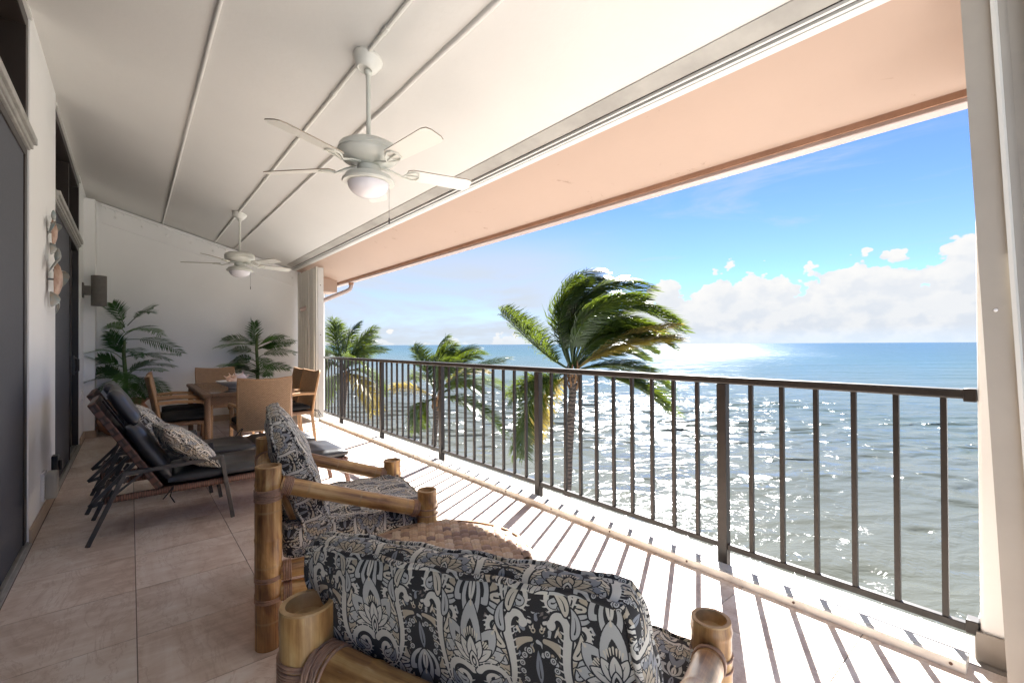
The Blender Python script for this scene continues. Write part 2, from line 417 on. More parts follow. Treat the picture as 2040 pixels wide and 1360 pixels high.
    def pendant(ox, oy, flip):
        O[:] = [ox, oy, flip]
        stroke([(0, -.05), (0, .45)], [.22, .25], DK)
        def paisley(k):
            pts = bez((.10, -.46), (.60, -.40), (.62, .22), (.26, .34), 26); t = np.linspace(0, 1, 26)
            wid = .03 + .105 * np.sin(np.pi * t ** 1.3)
            stroke(pts, wid, TN, k, .026)
            for q in range(6, 24, 3): stroke([pts[q] + (.05, .0), pts[q] + (-.02, .05), pts[q] + (-.09, .06)], [.004, .010, .003], DK, k)
            for q in range(7):
                a = R(-70 + q * 27); c_ = np.array((.06 + .20 * math.cos(a), -.06 + .27 * math.sin(a)))
                stroke([c_, c_ + .001], [.040, .040], LG, k, .014); stroke([c_, c_ + .001], [.020, .020], DK, k); stroke([c_, c_ + .001], [.009, .009], LG, k)
            leaf((.30, .34), (.48, .40), (.60, .26), .055, CR, k); leaf((.24, .40), (.38, .52), (.56, .46), .055, LG, k)
            leaf((.58, -.30), (.70, -.12), (.66, .10), .05, CR, k); leaf((.50, -.46), (.70, -.44), (.78, -.30), .045, GB, k)
            spiral(.62, -.58, .17, .03, R(100), 1.3, .04, .025, WH, k, -1)
            for q in range(5):
                a = R(-100 + q * 20); stroke([(.02 + .46 * math.cos(a), -.1 + .5 * math.sin(a)), (.02 + .53 * math.cos(a), -.1 + .57 * math.sin(a))], [.010, .020], CR, k)
        sym(paisley)
        for a, L, w in ((50, .42, .11), (130, .42, .11), (90, .56, .15)):
            leaf((0, .12), (0 + .5 * L * math.cos(R(a)), .12 + .5 * L * math.sin(R(a))), (L * math.cos(R(a)), .12 + L * math.sin(R(a))), w, LG, 1, .022, False, 1)
            leaf((0, .16), (0 + .4 * L * math.cos(R(a)), .14 + .4 * L * math.sin(R(a))), (.74 * L * math.cos(R(a)), .13 + .74 * L * math.sin(R(a))), w * .58, DK, 1, 0, False, 1)
        leaf((0, .16), (0, .3), (0, .44), .05, WH, 1, .0, True, .9)
        leaf((0, .10), (.0, -.1), (0, -.34), .05, GB, 1, .02, True, .9)
    pendant(0, 1.25 + .06, -1); pendant(1, .06, -1)
    lotus(0, .10, 1, 0); lotus(1, .10 + 1.25, 1, 1)
    out = np.ones((Hd, Wd, 4), np.float32)
    out[..., :3] = np.where(img <= .0031308, img * 12.92, 1.055 * np.clip(img, 1e-6, 1) ** (1 / 2.4) - .055)
    im = bpy.data.images.new('damask_print', Wd, Hd, alpha=False)
    im.pixels.foreach_set(out.ravel()); im.update(); im.pack()
    return im
IM = fabric_print()
m, n, b = newmat('damask_fabric')
ti = n.n('TexImage', image=IM); n.set(ti, 'Vector', uvv(n))
wv = n.noise(n.mapping(uvv(n), (240, 240, 1)), 1.0, 2, .5)
n.set(b, 'Base Color', n.mix(n.maprange(wv, .3, .7, 0, .16), ti.outputs[0], (.20, .19, .18, 1)))
b.inputs['Roughness'].default_value = .85; b.inputs['Specular IOR Level'].default_value = .25; b.inputs['Sheen Weight'].default_value = .15
n.set(b, 'Normal', n.bump(wv, .12, .001))
FAB = .232     # metres per print repeat (width)

# ------------------------------------------------------------------ mesh helpers
class G:
    def __init__(self): self.v = []; self.f = []; self.uv = []; self.hasuv = False
    def add(self, vs, fs, uvs=None, M=None):
        o = len(self.v)
        for p in vs:
            p = Vector(p)
            if M is not None: p = M @ p
            self.v.append(tuple(p))
        for i, q in enumerate(fs):
            self.f.append([o + k for k in q])
            self.uv.append(uvs[i] if uvs else [(0, 0)] * len(q))
        if uvs: self.hasuv = True
    def box(self, x0, x1, y0, y1, z0, z1, M=None, uv=True):
        vs = [(x, y, z) for z in (z0, z1) for y in (y0, y1) for x in (x0, x1)]
        fs = [(0, 2, 3, 1), (4, 5, 7, 6), (0, 1, 5, 4), (2, 6, 7, 3), (0, 4, 6, 2), (1, 3, 7, 5)]
        ax = [(0, 1), (0, 1), (0, 2), (0, 2), (1, 2), (1, 2)]
        uvs = [[(vs[k][a], vs[k][b_]) for k in q] for q, (a, b_) in zip(fs, ax)]
        self.add(vs, fs, uvs, M)
    def cbox(self, c, s, M=None, rot=None):
        T_ = Matrix.Translation(c)
        if rot is not None: T_ = T_ @ Euler(rot).to_matrix().to_4x4()
        if M is not None: T_ = M @ T_
        self.box(-s[0] / 2, s[0] / 2, -s[1] / 2, s[1] / 2, -s[2] / 2, s[2] / 2, T_)
    def bar(self, p, q, w, h, up=(0, 0, 1), M=None):
        p, q = Vector(p), Vector(q); d = q - p; L = d.length; d.normalize()
        u = Vector(up); x = u.cross(d)
        if x.length < 1e-4: x = Vector((1, 0, 0)).cross(d)
        x.normalize(); y = d.cross(x)
        Mx = Matrix(((x.x, y.x, d.x, p.x), (x.y, y.y, d.y, p.y), (x.z, y.z, d.z, p.z), (0, 0, 0, 1)))
        if M is not None: Mx = M @ Mx
        self.box(-w / 2, w / 2, -h / 2, h / 2, 0, L, Mx)
    def tube(self, pts, r, n=8, caps=True, closed=False, M=None, flat=1.0, up=None):
        P_ = [Vector(p) for p in pts]; m_ = len(P_)
        rr = [r] * m_ if np.isscalar(r) else list(r)
        tang = []
        for i in range(m_):
            a = P_[(i - 1) % m_] if (closed or i > 0) else P_[i]
            c = P_[(i + 1) % m_] if (closed or i < m_ - 1) else P_[i]
            tang.append((c - a).normalized())
        t0 = tang[0]; u = Vector(up) if up else (Vector((0, 0, 1)) if abs(t0.z) < .9 else Vector((1, 0, 0)))
        x = (u - t0 * u.dot(t0)).normalized(); vs = []; L = 0; Ls = []
        for i in range(m_):
            t = tang[i]; x = (x - t * x.dot(t)).normalized(); y = t.cross(x)
            if i: L += (P_[i] - P_[i - 1]).length
            Ls.append(L)
            for k in range(n):
                a = 2 * math.pi * k / n
                vs.append(P_[i] + x * (rr[i] * math.cos(a)) + y * (rr[i] * flat * math.sin(a)))
        fs = []; uvs = []; rings = m_ if closed else m_ - 1
        circ = 2 * math.pi * max(rr)
        for i in range(rings):
            j = (i + 1) % m_
            for k in range(n):
                k2 = (k + 1) % n
                fs.append((i * n + k, i * n + k2, j * n + k2, j * n + k))
                u0, u1 = k / n * circ, (k + 1) / n * circ; v0 = Ls[i]; v1 = Ls[j] if j else L + .01
                uvs.append([(u0, v0), (u1, v0), (u1, v1), (u0, v1)])
        if caps and not closed:
            fs.append(tuple(range(n))[::-1]); uvs.append([(0, 0)] * n)
            fs.append(tuple((m_ - 1) * n + k for k in range(n))); uvs.append([(0, L)] * n)
        self.add(vs, fs, uvs, M)
    def lathe(self, prof, n=24, M=None, sx=1, sy=1, closed_top=True, closed_bottom=True):
        vs = []; fs = []; uvs = []; L = 0; Ls = [0]
        for i in range(1, len(prof)):
            L += math.hypot(prof[i][0] - prof[i - 1][0], prof[i][1] - prof[i - 1][1]); Ls.append(L)
        for r, z in prof:
            for k in range(n):
                a = 2 * math.pi * k / n; vs.append((r * math.cos(a) * sx, r * math.sin(a) * sy, z))
        circ = 2 * math.pi * max(p[0] for p in prof)
        for i in range(len(prof) - 1):
            for k in range(n):
                k2 = (k + 1) % n; fs.append((i * n + k, i * n + k2, (i + 1) * n + k2, (i + 1) * n + k))
                uvs.append([(k / n * circ, Ls[i]), ((k + 1) / n * circ, Ls[i]), ((k + 1) / n * circ, Ls[i + 1]), (k / n * circ, Ls[i + 1])])
        if prof[0][0] > 1e-5 and closed_bottom: fs.append(tuple(range(n))[::-1]); uvs.append([(0, 0)] * n)
        if prof[-1][0] > 1e-5 and closed_top: fs.append(tuple((len(prof) - 1) * n + k for k in range(n))); uvs.append([(0, 0)] * n)
        self.add(vs, fs, uvs, M)
    def ring(self, center, axis, R0, r, n=20, k=6, M=None):
        ax = Vector(axis).normalized(); u = ax.orthogonal().normalized(); w = ax.cross(u); c = Vector(center)
        self.tube([c + u * (R0 * math.cos(2 * math.pi * i / n)) + w * (R0 * math.sin(2 * math.pi * i / n)) for i in range(n)], r, k, False, True, M)
    def mesh(self, name, mat, smooth=35):
        me = bpy.data.meshes.new(name); me.from_pydata(self.v, [], self.f); me.update()
        if self.hasuv:
            l = me.uv_layers.new(name='UVMap'); flat = [c for q in self.uv for p in q for c in p]
            l.data.foreach_set('uv', flat)
        me.materials.append(MATS[mat])
        if smooth:
            me.shade_smooth()
            if smooth < 180: me.set_sharp_from_angle(angle=R(smooth))
        return me
    def obj(self, name, mat, parent=None, smooth=35, bevel=0, loc=None, rot=None):
        me = self.mesh(name, mat, smooth)
        return link(name, me, parent, bevel, loc, rot)

def link(name, me, parent=None, bevel=0, loc=None, rot=None):
    o = bpy.data.objects.new(name, me); C.objects.link(o)
    if parent: o.parent = parent
    if loc: o.location = loc
    if rot: o.rotation_euler = rot
    if bevel:
        md = o.modifiers.new('bevel', 'BEVEL'); md.width = bevel; md.segments = 2; md.limit_method = 'ANGLE'; md.angle_limit = R(40)
    return o
def empty(name, loc=(0, 0, 0), rz=0, rot=None):
    o = bpy.data.objects.new(name, None); C.objects.link(o); o.location = loc; o.rotation_euler = rot or (0, 0, rz); o.empty_display_size = .1
    return o
def tag(o, label, cat, group=None, kind=None):
    o['label'] = label; o['category'] = cat
    if group: o['group'] = group
    if kind: o['kind'] = kind
    return o
def struct(o, label=None):
    o['kind'] = 'structure'
    if label: o['label'] = label
    return o
KIDS = {}
def children(o): return [c for c in bpy.data.objects if c.parent == o]
def copy_tree(o, parent=None):
    c = o.copy(); C.objects.link(c)
    if parent: c.parent = parent
    for ch in children(o): copy_tree(ch, c)
    return c
def onebox(name, x0, x1, y0, y1, z0, z1, mat, parent=None, bevel=0):
    g = G(); g.box(x0, x1, y0, y1, z0, z1); return g.obj(name, mat, parent, 30, bevel)

SLOPE = -.2764
def zc(x): return 3.46 + SLOPE * (x + .5)          # ceiling underside

# ------------------------------------------------------------------ floor of tiles
TX, TY = .506, .508
floor = onebox('floor', -.9, 2.80, -.45, 9.5, -.25, -.004, 'grout'); struct(floor, 'balcony floor of large travertine tiles with thin grout lines')
g = G(); e = .0021
g.box(e, TX - e, e, TY - e, -.006, 0)
tile_me = g.mesh('tile', 'travertine', 0)
for i in range(-1, 5):
    for j in range(-2, 17):
        o = link('tile', tile_me, floor); o.location = (.022 + i * TX, 1.068 + j * TY, 0)
for j in range(0, 20):
    y0 = -.44 + j * .508; onebox('sill_tile', 2.5545, 2.797, y0 + .0016, y0 + .5064, -.006, .0, 'sill_tile', floor)

# ------------------------------------------------------------------ walls
def wall(name, boxes, label, mat='plaster_white'):
    g = G()
    for q in boxes: g.box(*q)
    o = g.obj(name, mat, None, 0); struct(o, label); return o
D1, D2a, D2b = 4.235, 5.565, 8.02
wl = wall('wall_left', [(-.80, -.5, -.45, -.2, 0, 3.6), (-.80, -.5, D1, D2a, 0, 3.6), (-.80, -.5, D2b, 8.66, 0, 3.6), (-.80, -.383, 8.66, 9.15, 0, 3.335),
                        (-.80, -.5, 8.66, 9.15, 3.335, 3.6), (-.95, -.85, -.45, 9.4, 0, 3.6)], 'white plaster wall with door openings on the left')
wb = wall('wall_back', [(-.8, 2.9, 9.15, 9.35, -.2, 3.6)], 'white plaster end wall behind the dining table')
for y0, y1 in ((D1 + .005, D2a - .005), (D2b + .005, 8.655)): onebox('skirting', -.4995, -.486, y0, y1, .001, .10, 'skirting_tile', wl, .002)
onebox('skirting', -.4995, -.370, 8.646, 8.6595, .001, .10, 'skirting_tile', wl, .002)
onebox('skirting', -.3825, -.370, 8.6605, 9.149, .001, .10, 'skirting_tile', wl, .002)
onebox('skirting', -.369, 2.40, 9.137, 9.1495, .001, .10, 'skirting_tile', wb, .002)

# ------------------------------------------------------------------ ceiling and soffit on one slope
def slab(name, xa, xb, ya, yb, th, mat, dz=0, parent=None):
    g = G()
    vs = [(xa, ya, zc(xa) + dz), (xb, ya, zc(xb) + dz), (xb, yb, zc(xb) + dz), (xa, yb, zc(xa) + dz)]
    vs += [(x, y, z + th) for x, y, z in vs]
    g.add(vs, [(0, 3, 2, 1), (4, 5, 6, 7), (0, 1, 5, 4), (1, 2, 6, 5), (2, 3, 7, 6), (3, 0, 4, 7)])
    return g.obj(name, mat, parent, 0)
ceiling = slab('ceiling', -.95, 2.33, -.45, 9.4, .2, 'ceiling_paint'); struct(ceiling, 'sloping cream painted concrete ceiling')  # ceiling, floor and wall stop short behind the camera to let skylight in
soffit = slab('soffit', 2.334, 3.06, -.45, 13.0, .2, 'soffit_peach', .002); struct(soffit, 'peach painted roof overhang beyond the ceiling track')
shade_band = slab('shade_strip', 2.155, 2.262, -.45, 8.9, .01, 'ceiling_shade', -.006, ceiling)  # contact shade beside the track, painted as a grey strip
# two plaster joints and the wiring conduit
def ridge(name, x, w, h, mat, r=None, rough=.0):
    g = G(); ys = np.arange(-.45, 9.1, .14); pts = []
    rs = []
    for y in ys:
        pts.append((x + random.uniform(-rough, rough), float(y), zc(x) - h * .15)); rs.append(w * random.uniform(1 - rough * 30, 1 + rough * 30))
    g.tube(pts, rs, 8, flat=h / w); return g.obj(name, mat, ceiling, 80)
ridge('plaster_joint', .387, .024, .013, 'ceiling_paint', rough=.0008)
ridge('plaster_joint', 1.368, .022, .014, 'ceiling_paint', rough=.0022)
g = G(); x = 1.085; g.tube([(x, -.45, zc(x) - .008), (x, 9.1, zc(x) - .008)], .0125, 10)
for y in (.9, 1.55, 2.35, 3.2, 4.2, 5.3, 6.4, 7.6): g.tube([(x, y, zc(x) - .008), (x, y + .06, zc(x) - .008)], .0165, 10)
g.obj('conduit', 'fan_white', ceiling)
# roof edge: inner lip of shaded peach, the shade put into its brown colour, pale gutter
g = G(); ze = zc(3.06); g.box(3.062, 3.075, -.45, 13, ze - .032, ze + .2); fa = g.obj('fascia_board', 'fascia_brown'); tag(fa, 'thin fascia strip along the roof edge, its shade coloured in as brown', 'fascia')
g = G(); g.box(3.077, 3.175, -.45, 13, ze - .055, ze + .12); gu = g.obj('gutter', 'fascia_pale', None, 30, .006); tag(gu, 'pale pink gutter along the outer edge of the peach overhang', 'gutter')
# roof covering above so no light comes through
g = G(); g.add([(-3, -.5, zc(-3) + .24), (3.2, -.5, zc(3.2) + .26), (3.2, 13.2, zc(3.2) + .26), (-3, 13.2, zc(-3) + .24)] , [(0, 1, 2, 3)]); ro = g.obj('roof', 'fascia_brown', None, 0); struct(ro)

# header track for the shutters
tr = empty('shutter_track', (2.30, 3.2, zc(2.3))); tag(tr, 'white slotted shutter track fixed along the ceiling edge', 'track')
def trk(name, x0, x1, drop, mat):
    g = G(); Y0, Y1 = -3.64, 5.9
    za, zb = zc(x0) - zc(2.3), zc(x1) - zc(2.3); zt = max(za, zb) + .0
    vs = [(x0 - 2.3, Y0, za - drop), (x1 - 2.3, Y0, zb - drop), (x1 - 2.3, Y1, zb - drop), (x0 - 2.3, Y1, za - drop), (x0 - 2.3, Y0, za - .001), (x1 - 2.3, Y0, zb - .001), (x1 - 2.3, Y1, zb - .001), (x0 - 2.3, Y1, za - .001)]
    g.add(vs, [(0, 3, 2, 1), (4, 5, 6, 7), (0, 1, 5, 4), (1, 2, 6, 5), (2, 3, 7, 6), (3, 0, 4, 7)]); return g.obj(name, mat, tr, 0)
trk('channel', 2.268, 2.270, .006, 'track_dark')
trk('lip', 2.2705, 2.282, .020, 'track_white')
trk('slot', 2.2825, 2.2955, .012, 'track_dark')
trk('lip', 2.296, 2.310, .024, 'track_white')
trk('slot', 2.3105, 2.315, .018, 'track_dark')
trk('flange', 2.3155, 2.352, .024, 'track_white')
# floor track (kerb) under the shutters
fk = empty('floor_track', (2.50, 4.1, 0)); tag(fk, 'low cream metal threshold track lying in front of the railing', 'track')
g = G(); g.box(-.048, -.030, -3.862, 3.96, .0, .041); g.obj('front_strip', 'track_aluminium', fk, 30, .002)
g = G(); g.box(-.0295, -.020, -3.862, 3.96, .0, .033); g.obj('groove', 'groove_grey', fk, 0)
g = G(); g.box(-.0195, .055, -3.862, 3.96, .0, .040); g.obj('top_plate', 'track_white', fk, 30, .002)
for k in range(14):
    g = G(); g.lathe([(.0, 0), (.006, 0), (.006, .003), (0, .004)], 10, Matrix.Translation((-.0485, -3.82 + .55 * k, .022)) @ Matrix.Rotation(R(-90), 4, 'Y')); g.obj('screw', 'screw_rust', fk)

# ------------------------------------------------------------------ railing
RX = 2.632
ra = empty('railing', (RX, 4.2, 0)); tag(ra, 'dark bronze metal balcony railing with square balusters facing the sea', 'railing')
Y0, Y1 = .235 - 4.2, 8.6 - 4.2
g = G(); g.box(-.026, .026, Y0, Y1, 1.038, 1.078); g.obj('top_rail', 'rail_bronze', ra, 30, .009)
g = G(); g.box(-.015, .015, Y0, Y1, .092, .124); g.obj('bottom_rail', 'rail_bronze', ra, 30, .003)
posts = [1.25, 2.81, 4.37, 5.93, 7.49]
g = G(); g.box(-.024, .024, -.027, .027, .0, 1.037); pm = g.mesh('post', 'rail_bronze', 30)
g = G(); g.box(-.0105, .0105, -.0105, .0105, .1245, 1.0375); bm_ = g.mesh('baluster', 'rail_bronze', 30)
for y in posts: o = link('post', pm, ra, .003); o.location = (0, y - 4.2, 0)
ys = [1.25 - .156 * k for k in range(1, 7)]
for a in posts[:-1]: ys += [a + .156 * k for k in range(1, 10)]
ys += [7.49 + .156 * k for k in range(1, 7)]
for y in ys: o = link('baluster', bm_, ra); o.location = (0, y - 4.2, 0)
for z in (1.02, .085):
    g = G(); g.box(-.029, .029, Y0 - .022, Y0 + .018, z + .008, z + .062); g.obj('wall_bracket', 'rail_bronze', ra, 30, .004)

# column at the near end, with a tiled foot
co = G(); co.box(2.605, 3.0, -.44, .212, .0, 2.50); co = co.obj('column', 'plaster_white', None, 30, .012); tag(co, 'white plastered column the near end of the railing is fixed to', 'column')
onebox('foot_tile', 2.590, 2.604, -.44, .222, .001, .118, 'sill_tile', co, .002); onebox('foot_tile', 2.6045, 2.99, .2125, .2265, .001, .118, 'sill_tile', co, .002)

# ------------------------------------------------------------------ accordion shutters
def prism(pts, zb, zt, th, M=None, g=None):
    """folded sheet: plan polyline given a thickness, from floor to a sloping head"""
    g = g or G(); P_ = [Vector((p[0], p[1], 0)) for p in pts]; off = []
    for i in range(len(P_)):
        a = P_[max(i - 1, 0)]; c = P_[min(i + 1, len(P_) - 1)]; d = (c - a).normalized(); off.append(Vector((-d.y, d.x, 0)) * th)
    vs = []
    for p, o in zip(P_, off):
        for q in (p, p + o): vs += [(q.x, q.y, zb), (q.x, q.y, zt)]
    fs = []
    for i in range(len(P_) - 1):
        a = 4 * i; c = a + 4
        fs += [(a, c, c + 1, a + 1), (a + 2, a + 3, c + 3, c + 2), (a + 1, c + 1, c + 3, a + 3), (a, a + 2, c + 2, c)]
    e_ = 4 * (len(P_) - 1); fs += [(0, 1, 3, 2), (e_, e_ + 2, e_ + 3, e_ + 1)]
    g.add(vs, fs, None, M); return g
sf = empty('accordion_shutter', (2.45, 8.5, 0)); tag(sf, 'folded white accordion storm shutter stacked against the far wall', 'shutter')
yy = 9.10 - 8.5
widths = [.10, .075, .12, .08, .13, .08, .16, .20]
for k, w in enumerate(widths):
    pts = [(-.055, yy), (-.050, yy - w * .30), (.015, yy - w * .55), (.0, yy - w * .85), (-.05, yy - w)]
    if w > .18: pts = [(-.055, yy), (-.045, yy - w * .9), (-.02, yy - w)]
    prism(pts, .045, zc(2.45) - .045, .004).obj('slat', 'shutter_white', sf, 30); yy -= w
g = G(); g.box(.0, .095, yy - .065, yy - .004, .042, zc(2.5) - .03); g.obj('end_post', 'track_white', sf, 30, .004)
g = G(); g.box(-.030, -.001, yy - .055, yy - .004, .042, zc(2.44) - .03); g.obj('post_lip', 'shutter_white', sf, 30, .003)
for z in (.9, 1.75):
    g = G(); g.lathe([(0, 0), (.009, 0), (.008, .004), (0, .005)], 10, Matrix.Translation((.045, yy - .0655, z + .55)) @ Matrix.Rotation(R(90), 4, 'X')); g.obj('bolt', 'screw_rust', sf)

sn = empty('accordion_shutter', (2.40, .125, .0), rot=(R(-2.3), 0, 0)); tag(sn, 'tall taupe folded accordion shutter standing in front of the white column', 'shutter')
prof = [[(.0, .0), (.0, -.075)], [(-.016, -.0755), (-.016, -.087), (0, -.093)], [(.004, -.0935), (.03, -.115), (.03, -.155)], [(.026, -.156), (-.01, -.163), (-.012, -.20)], [(-.03, -.2005), (-.03, -.212), (-.01, -.22)], [(0, -.221), (.05, -.30), (.05, -.36)], [(.045, -.361), (-.02, -.40), (-.02, -.50)]]
for k, p in enumerate(prof):
    prism(p, .0, 2.64, .004).obj('slat', 'shutter_white' if k == 1 else 'shutter_taupe', sn, 30)
for z in (1.385,):
    g = G(); g.lathe([(0, 0), (.006, 0), (.005, .003), (0, .004)], 10, Matrix.Translation((-.0005, -.035, z)) @ Matrix.Rotation(R(-90), 4, 'Y')); g.obj('bolt', 'white_tag', sn)

# ------------------------------------------------------------------ doors in the left wall
def door(name, label, ya, yb, screen_to, handle):
    d = empty(name, (-.52, ya, 0)); tag(d, label, 'door'); L = yb - ya
    X = lambda a: a + .52
    g = G(); fw = .055
    g.box(-.10, .012, 0, fw, .03, 2.53); g.box(-.10, .012, L - fw, L, .03, 2.53); g.box(-.10, .012, fw, L - fw, 2.48, 2.53)
    g.obj('frame', 'frame_bronze', d, 30, .003)
    g = G(); g.box(-.012, .004, fw + .002, screen_to - ya, .035, 2.478); g.obj('screen', 'screen_mesh', d, 30)
    g = G(); g.box(-.0125, .0115, screen_to - ya + .001, screen_to - ya + .026, .032, 2.478); g.obj('stile', 'frame_bronze', d, 30, .002)
    if screen_to < yb - .2:
        g = G(); s0 = screen_to - ya + .028; g.box(-.075, -.06, s0, L - fw - .002, .035, 2.478); g.obj('glass_pane', 'door_glass', d, 0)
        g = G(); g.box(-.078, -.045, L - fw - .13, L - fw - .003, .035, 2.478); g.obj('stile', 'frame_bronze', d, 30, .002)
        g = G(); g.box(-.044, -.02, L - fw - .09, L - fw - .05, .92, 1.16); g.tube([(-.03, L - fw - .07, .94), (.02, L - fw - .075, .97), (.02, L - fw - .075, 1.11), (-.03, L - fw - .07, 1.14)], .009, 8); g.obj('handle', 'grey_metal', d)
    g = G(); g.box(-.09, .035, 0, L, .001, .016); g.box(-.02, -.008, 0, L, .016, .03); g.box(.01, .02, 0, L, .016, .026); g.obj('sill_track', 'head_track', d, 30, .002)
    g = G(); g.box(-.05, .052, -.002, L + .05, 2.585, 2.63); g.box(-.05, .036, -.002, L + .03, 2.55, 2.584); g.box(-.05, .026, -.002, L + .0, 2.532, 2.549); g.obj('head_track', 'head_track', d, 30, .004)
    return d
door('sliding_door', 'dark screened sliding door nearest on the left wall', -.2, D1, D1 - .085, False)
door('sliding_door', 'dark sliding door beyond the turtle sculptures with open black leaf', D2a, D2b, 6.95, True)
def transom(label, ya, yb, muls, ztop=3.36):
    d = empty('transom_window', (-.52, ya, 2.64)); tag(d, label, 'window'); L = yb - ya; H = ztop - 2.64
    g = G(); fw = .075
    g.box(-.20, .014, 0, fw, 0, H); g.box(-.20, .014, L - fw, L, 0, H); g.box(-.20, .014, fw, L - fw, H - .08, H); g.box(-.20, .014, fw, L - fw, 0, .03)
    for q in muls: g.box(-.18, .0, q - ya - .03, q - ya + .03, .03, H - .08)
    g.obj('frame', 'frame_bronze', d, 30, .004)
    cuts = [ya + fw] + [q for q in muls] + [yb - fw]
    for a, c in zip(cuts[:-1], cuts[1:]):
        a2 = a + (.032 if a != cuts[0] else .002); c2 = c - (.032 if c != cuts[-1] else .002)
        g = G(); g.box(-.17, -.16, a2 - ya, c2 - ya, .031, H - .081); g.obj('pane', 'transom_glass', d, 0)
    g = G(); g.box(-.2, .0, 0, L, H + .001, 3.6 - 2.64); g.obj('lintel', 'plaster_white', d, 0)
    g = G(); g.box(-.02, .032, -.01, L + .01, H + .0015, H + .03); g.obj('trim', 'ceiling_paint', d, 30, .004)
    return d
transom('dusty transom window high above the nearest sliding door', -.2, D1, [2.05], 3.375)
transom('dark transom window pair above the farther sliding door', D2a, D2b, [6.95], 3.36)

# ------------------------------------------------------------------ bolted ledger beam on the back wall
lb = empty('ledger_beam', (1.0, 9.14, 0)); tag(lb, 'white bolted ledger beam under the ceiling on the end wall', 'beam')
g = G()
def lq(x0, x1, d0, d1, t, gg):
    vs = []
    for y in (.009, .009 - t):
        for (x, d) in ((x0, d0), (x1, d0), (x1, d1), (x0, d1)): vs.append((x - 1.0, y, zc(x) - d))
    gg.add(vs, [(0, 3, 2, 1), (4, 5, 6, 7), (0, 1, 5, 4), (1, 2, 6, 5), (2, 3, 7, 6), (3, 0, 4, 7)])
lq(-.33, 2.33, .055, .30, .022, g); g.obj('board', 'plaster_white', lb, 0)
g = G(); lq(-.34, 2.34, .018, .054, .05, g); g.obj('angle_iron', 'plaster_white', lb, 0)
def bolt_mesh(r, h):
    g = G(); g.lathe([(r * 1.5, 0), (r * 1.5, h * .3), (r, h * .3), (r, h * .8), (r * .6, h)], 8, Matrix.Rotation(R(90), 4, 'X')); return g.mesh('bolt', 'plaster_white', 30)
b1, b2 = bolt_mesh(.018, .035), bolt_mesh(.011, .022)
for k in range(9): x = -.17 + .31 * k; o = link('bolt', b1, lb); o.location = (x - 1, -.012, zc(x) - .15)
for k in range(26): x = -.28 + .102 * k; o = link('bolt', b2, lb); o.location = (x - 1, -.012, zc(x) - .068)

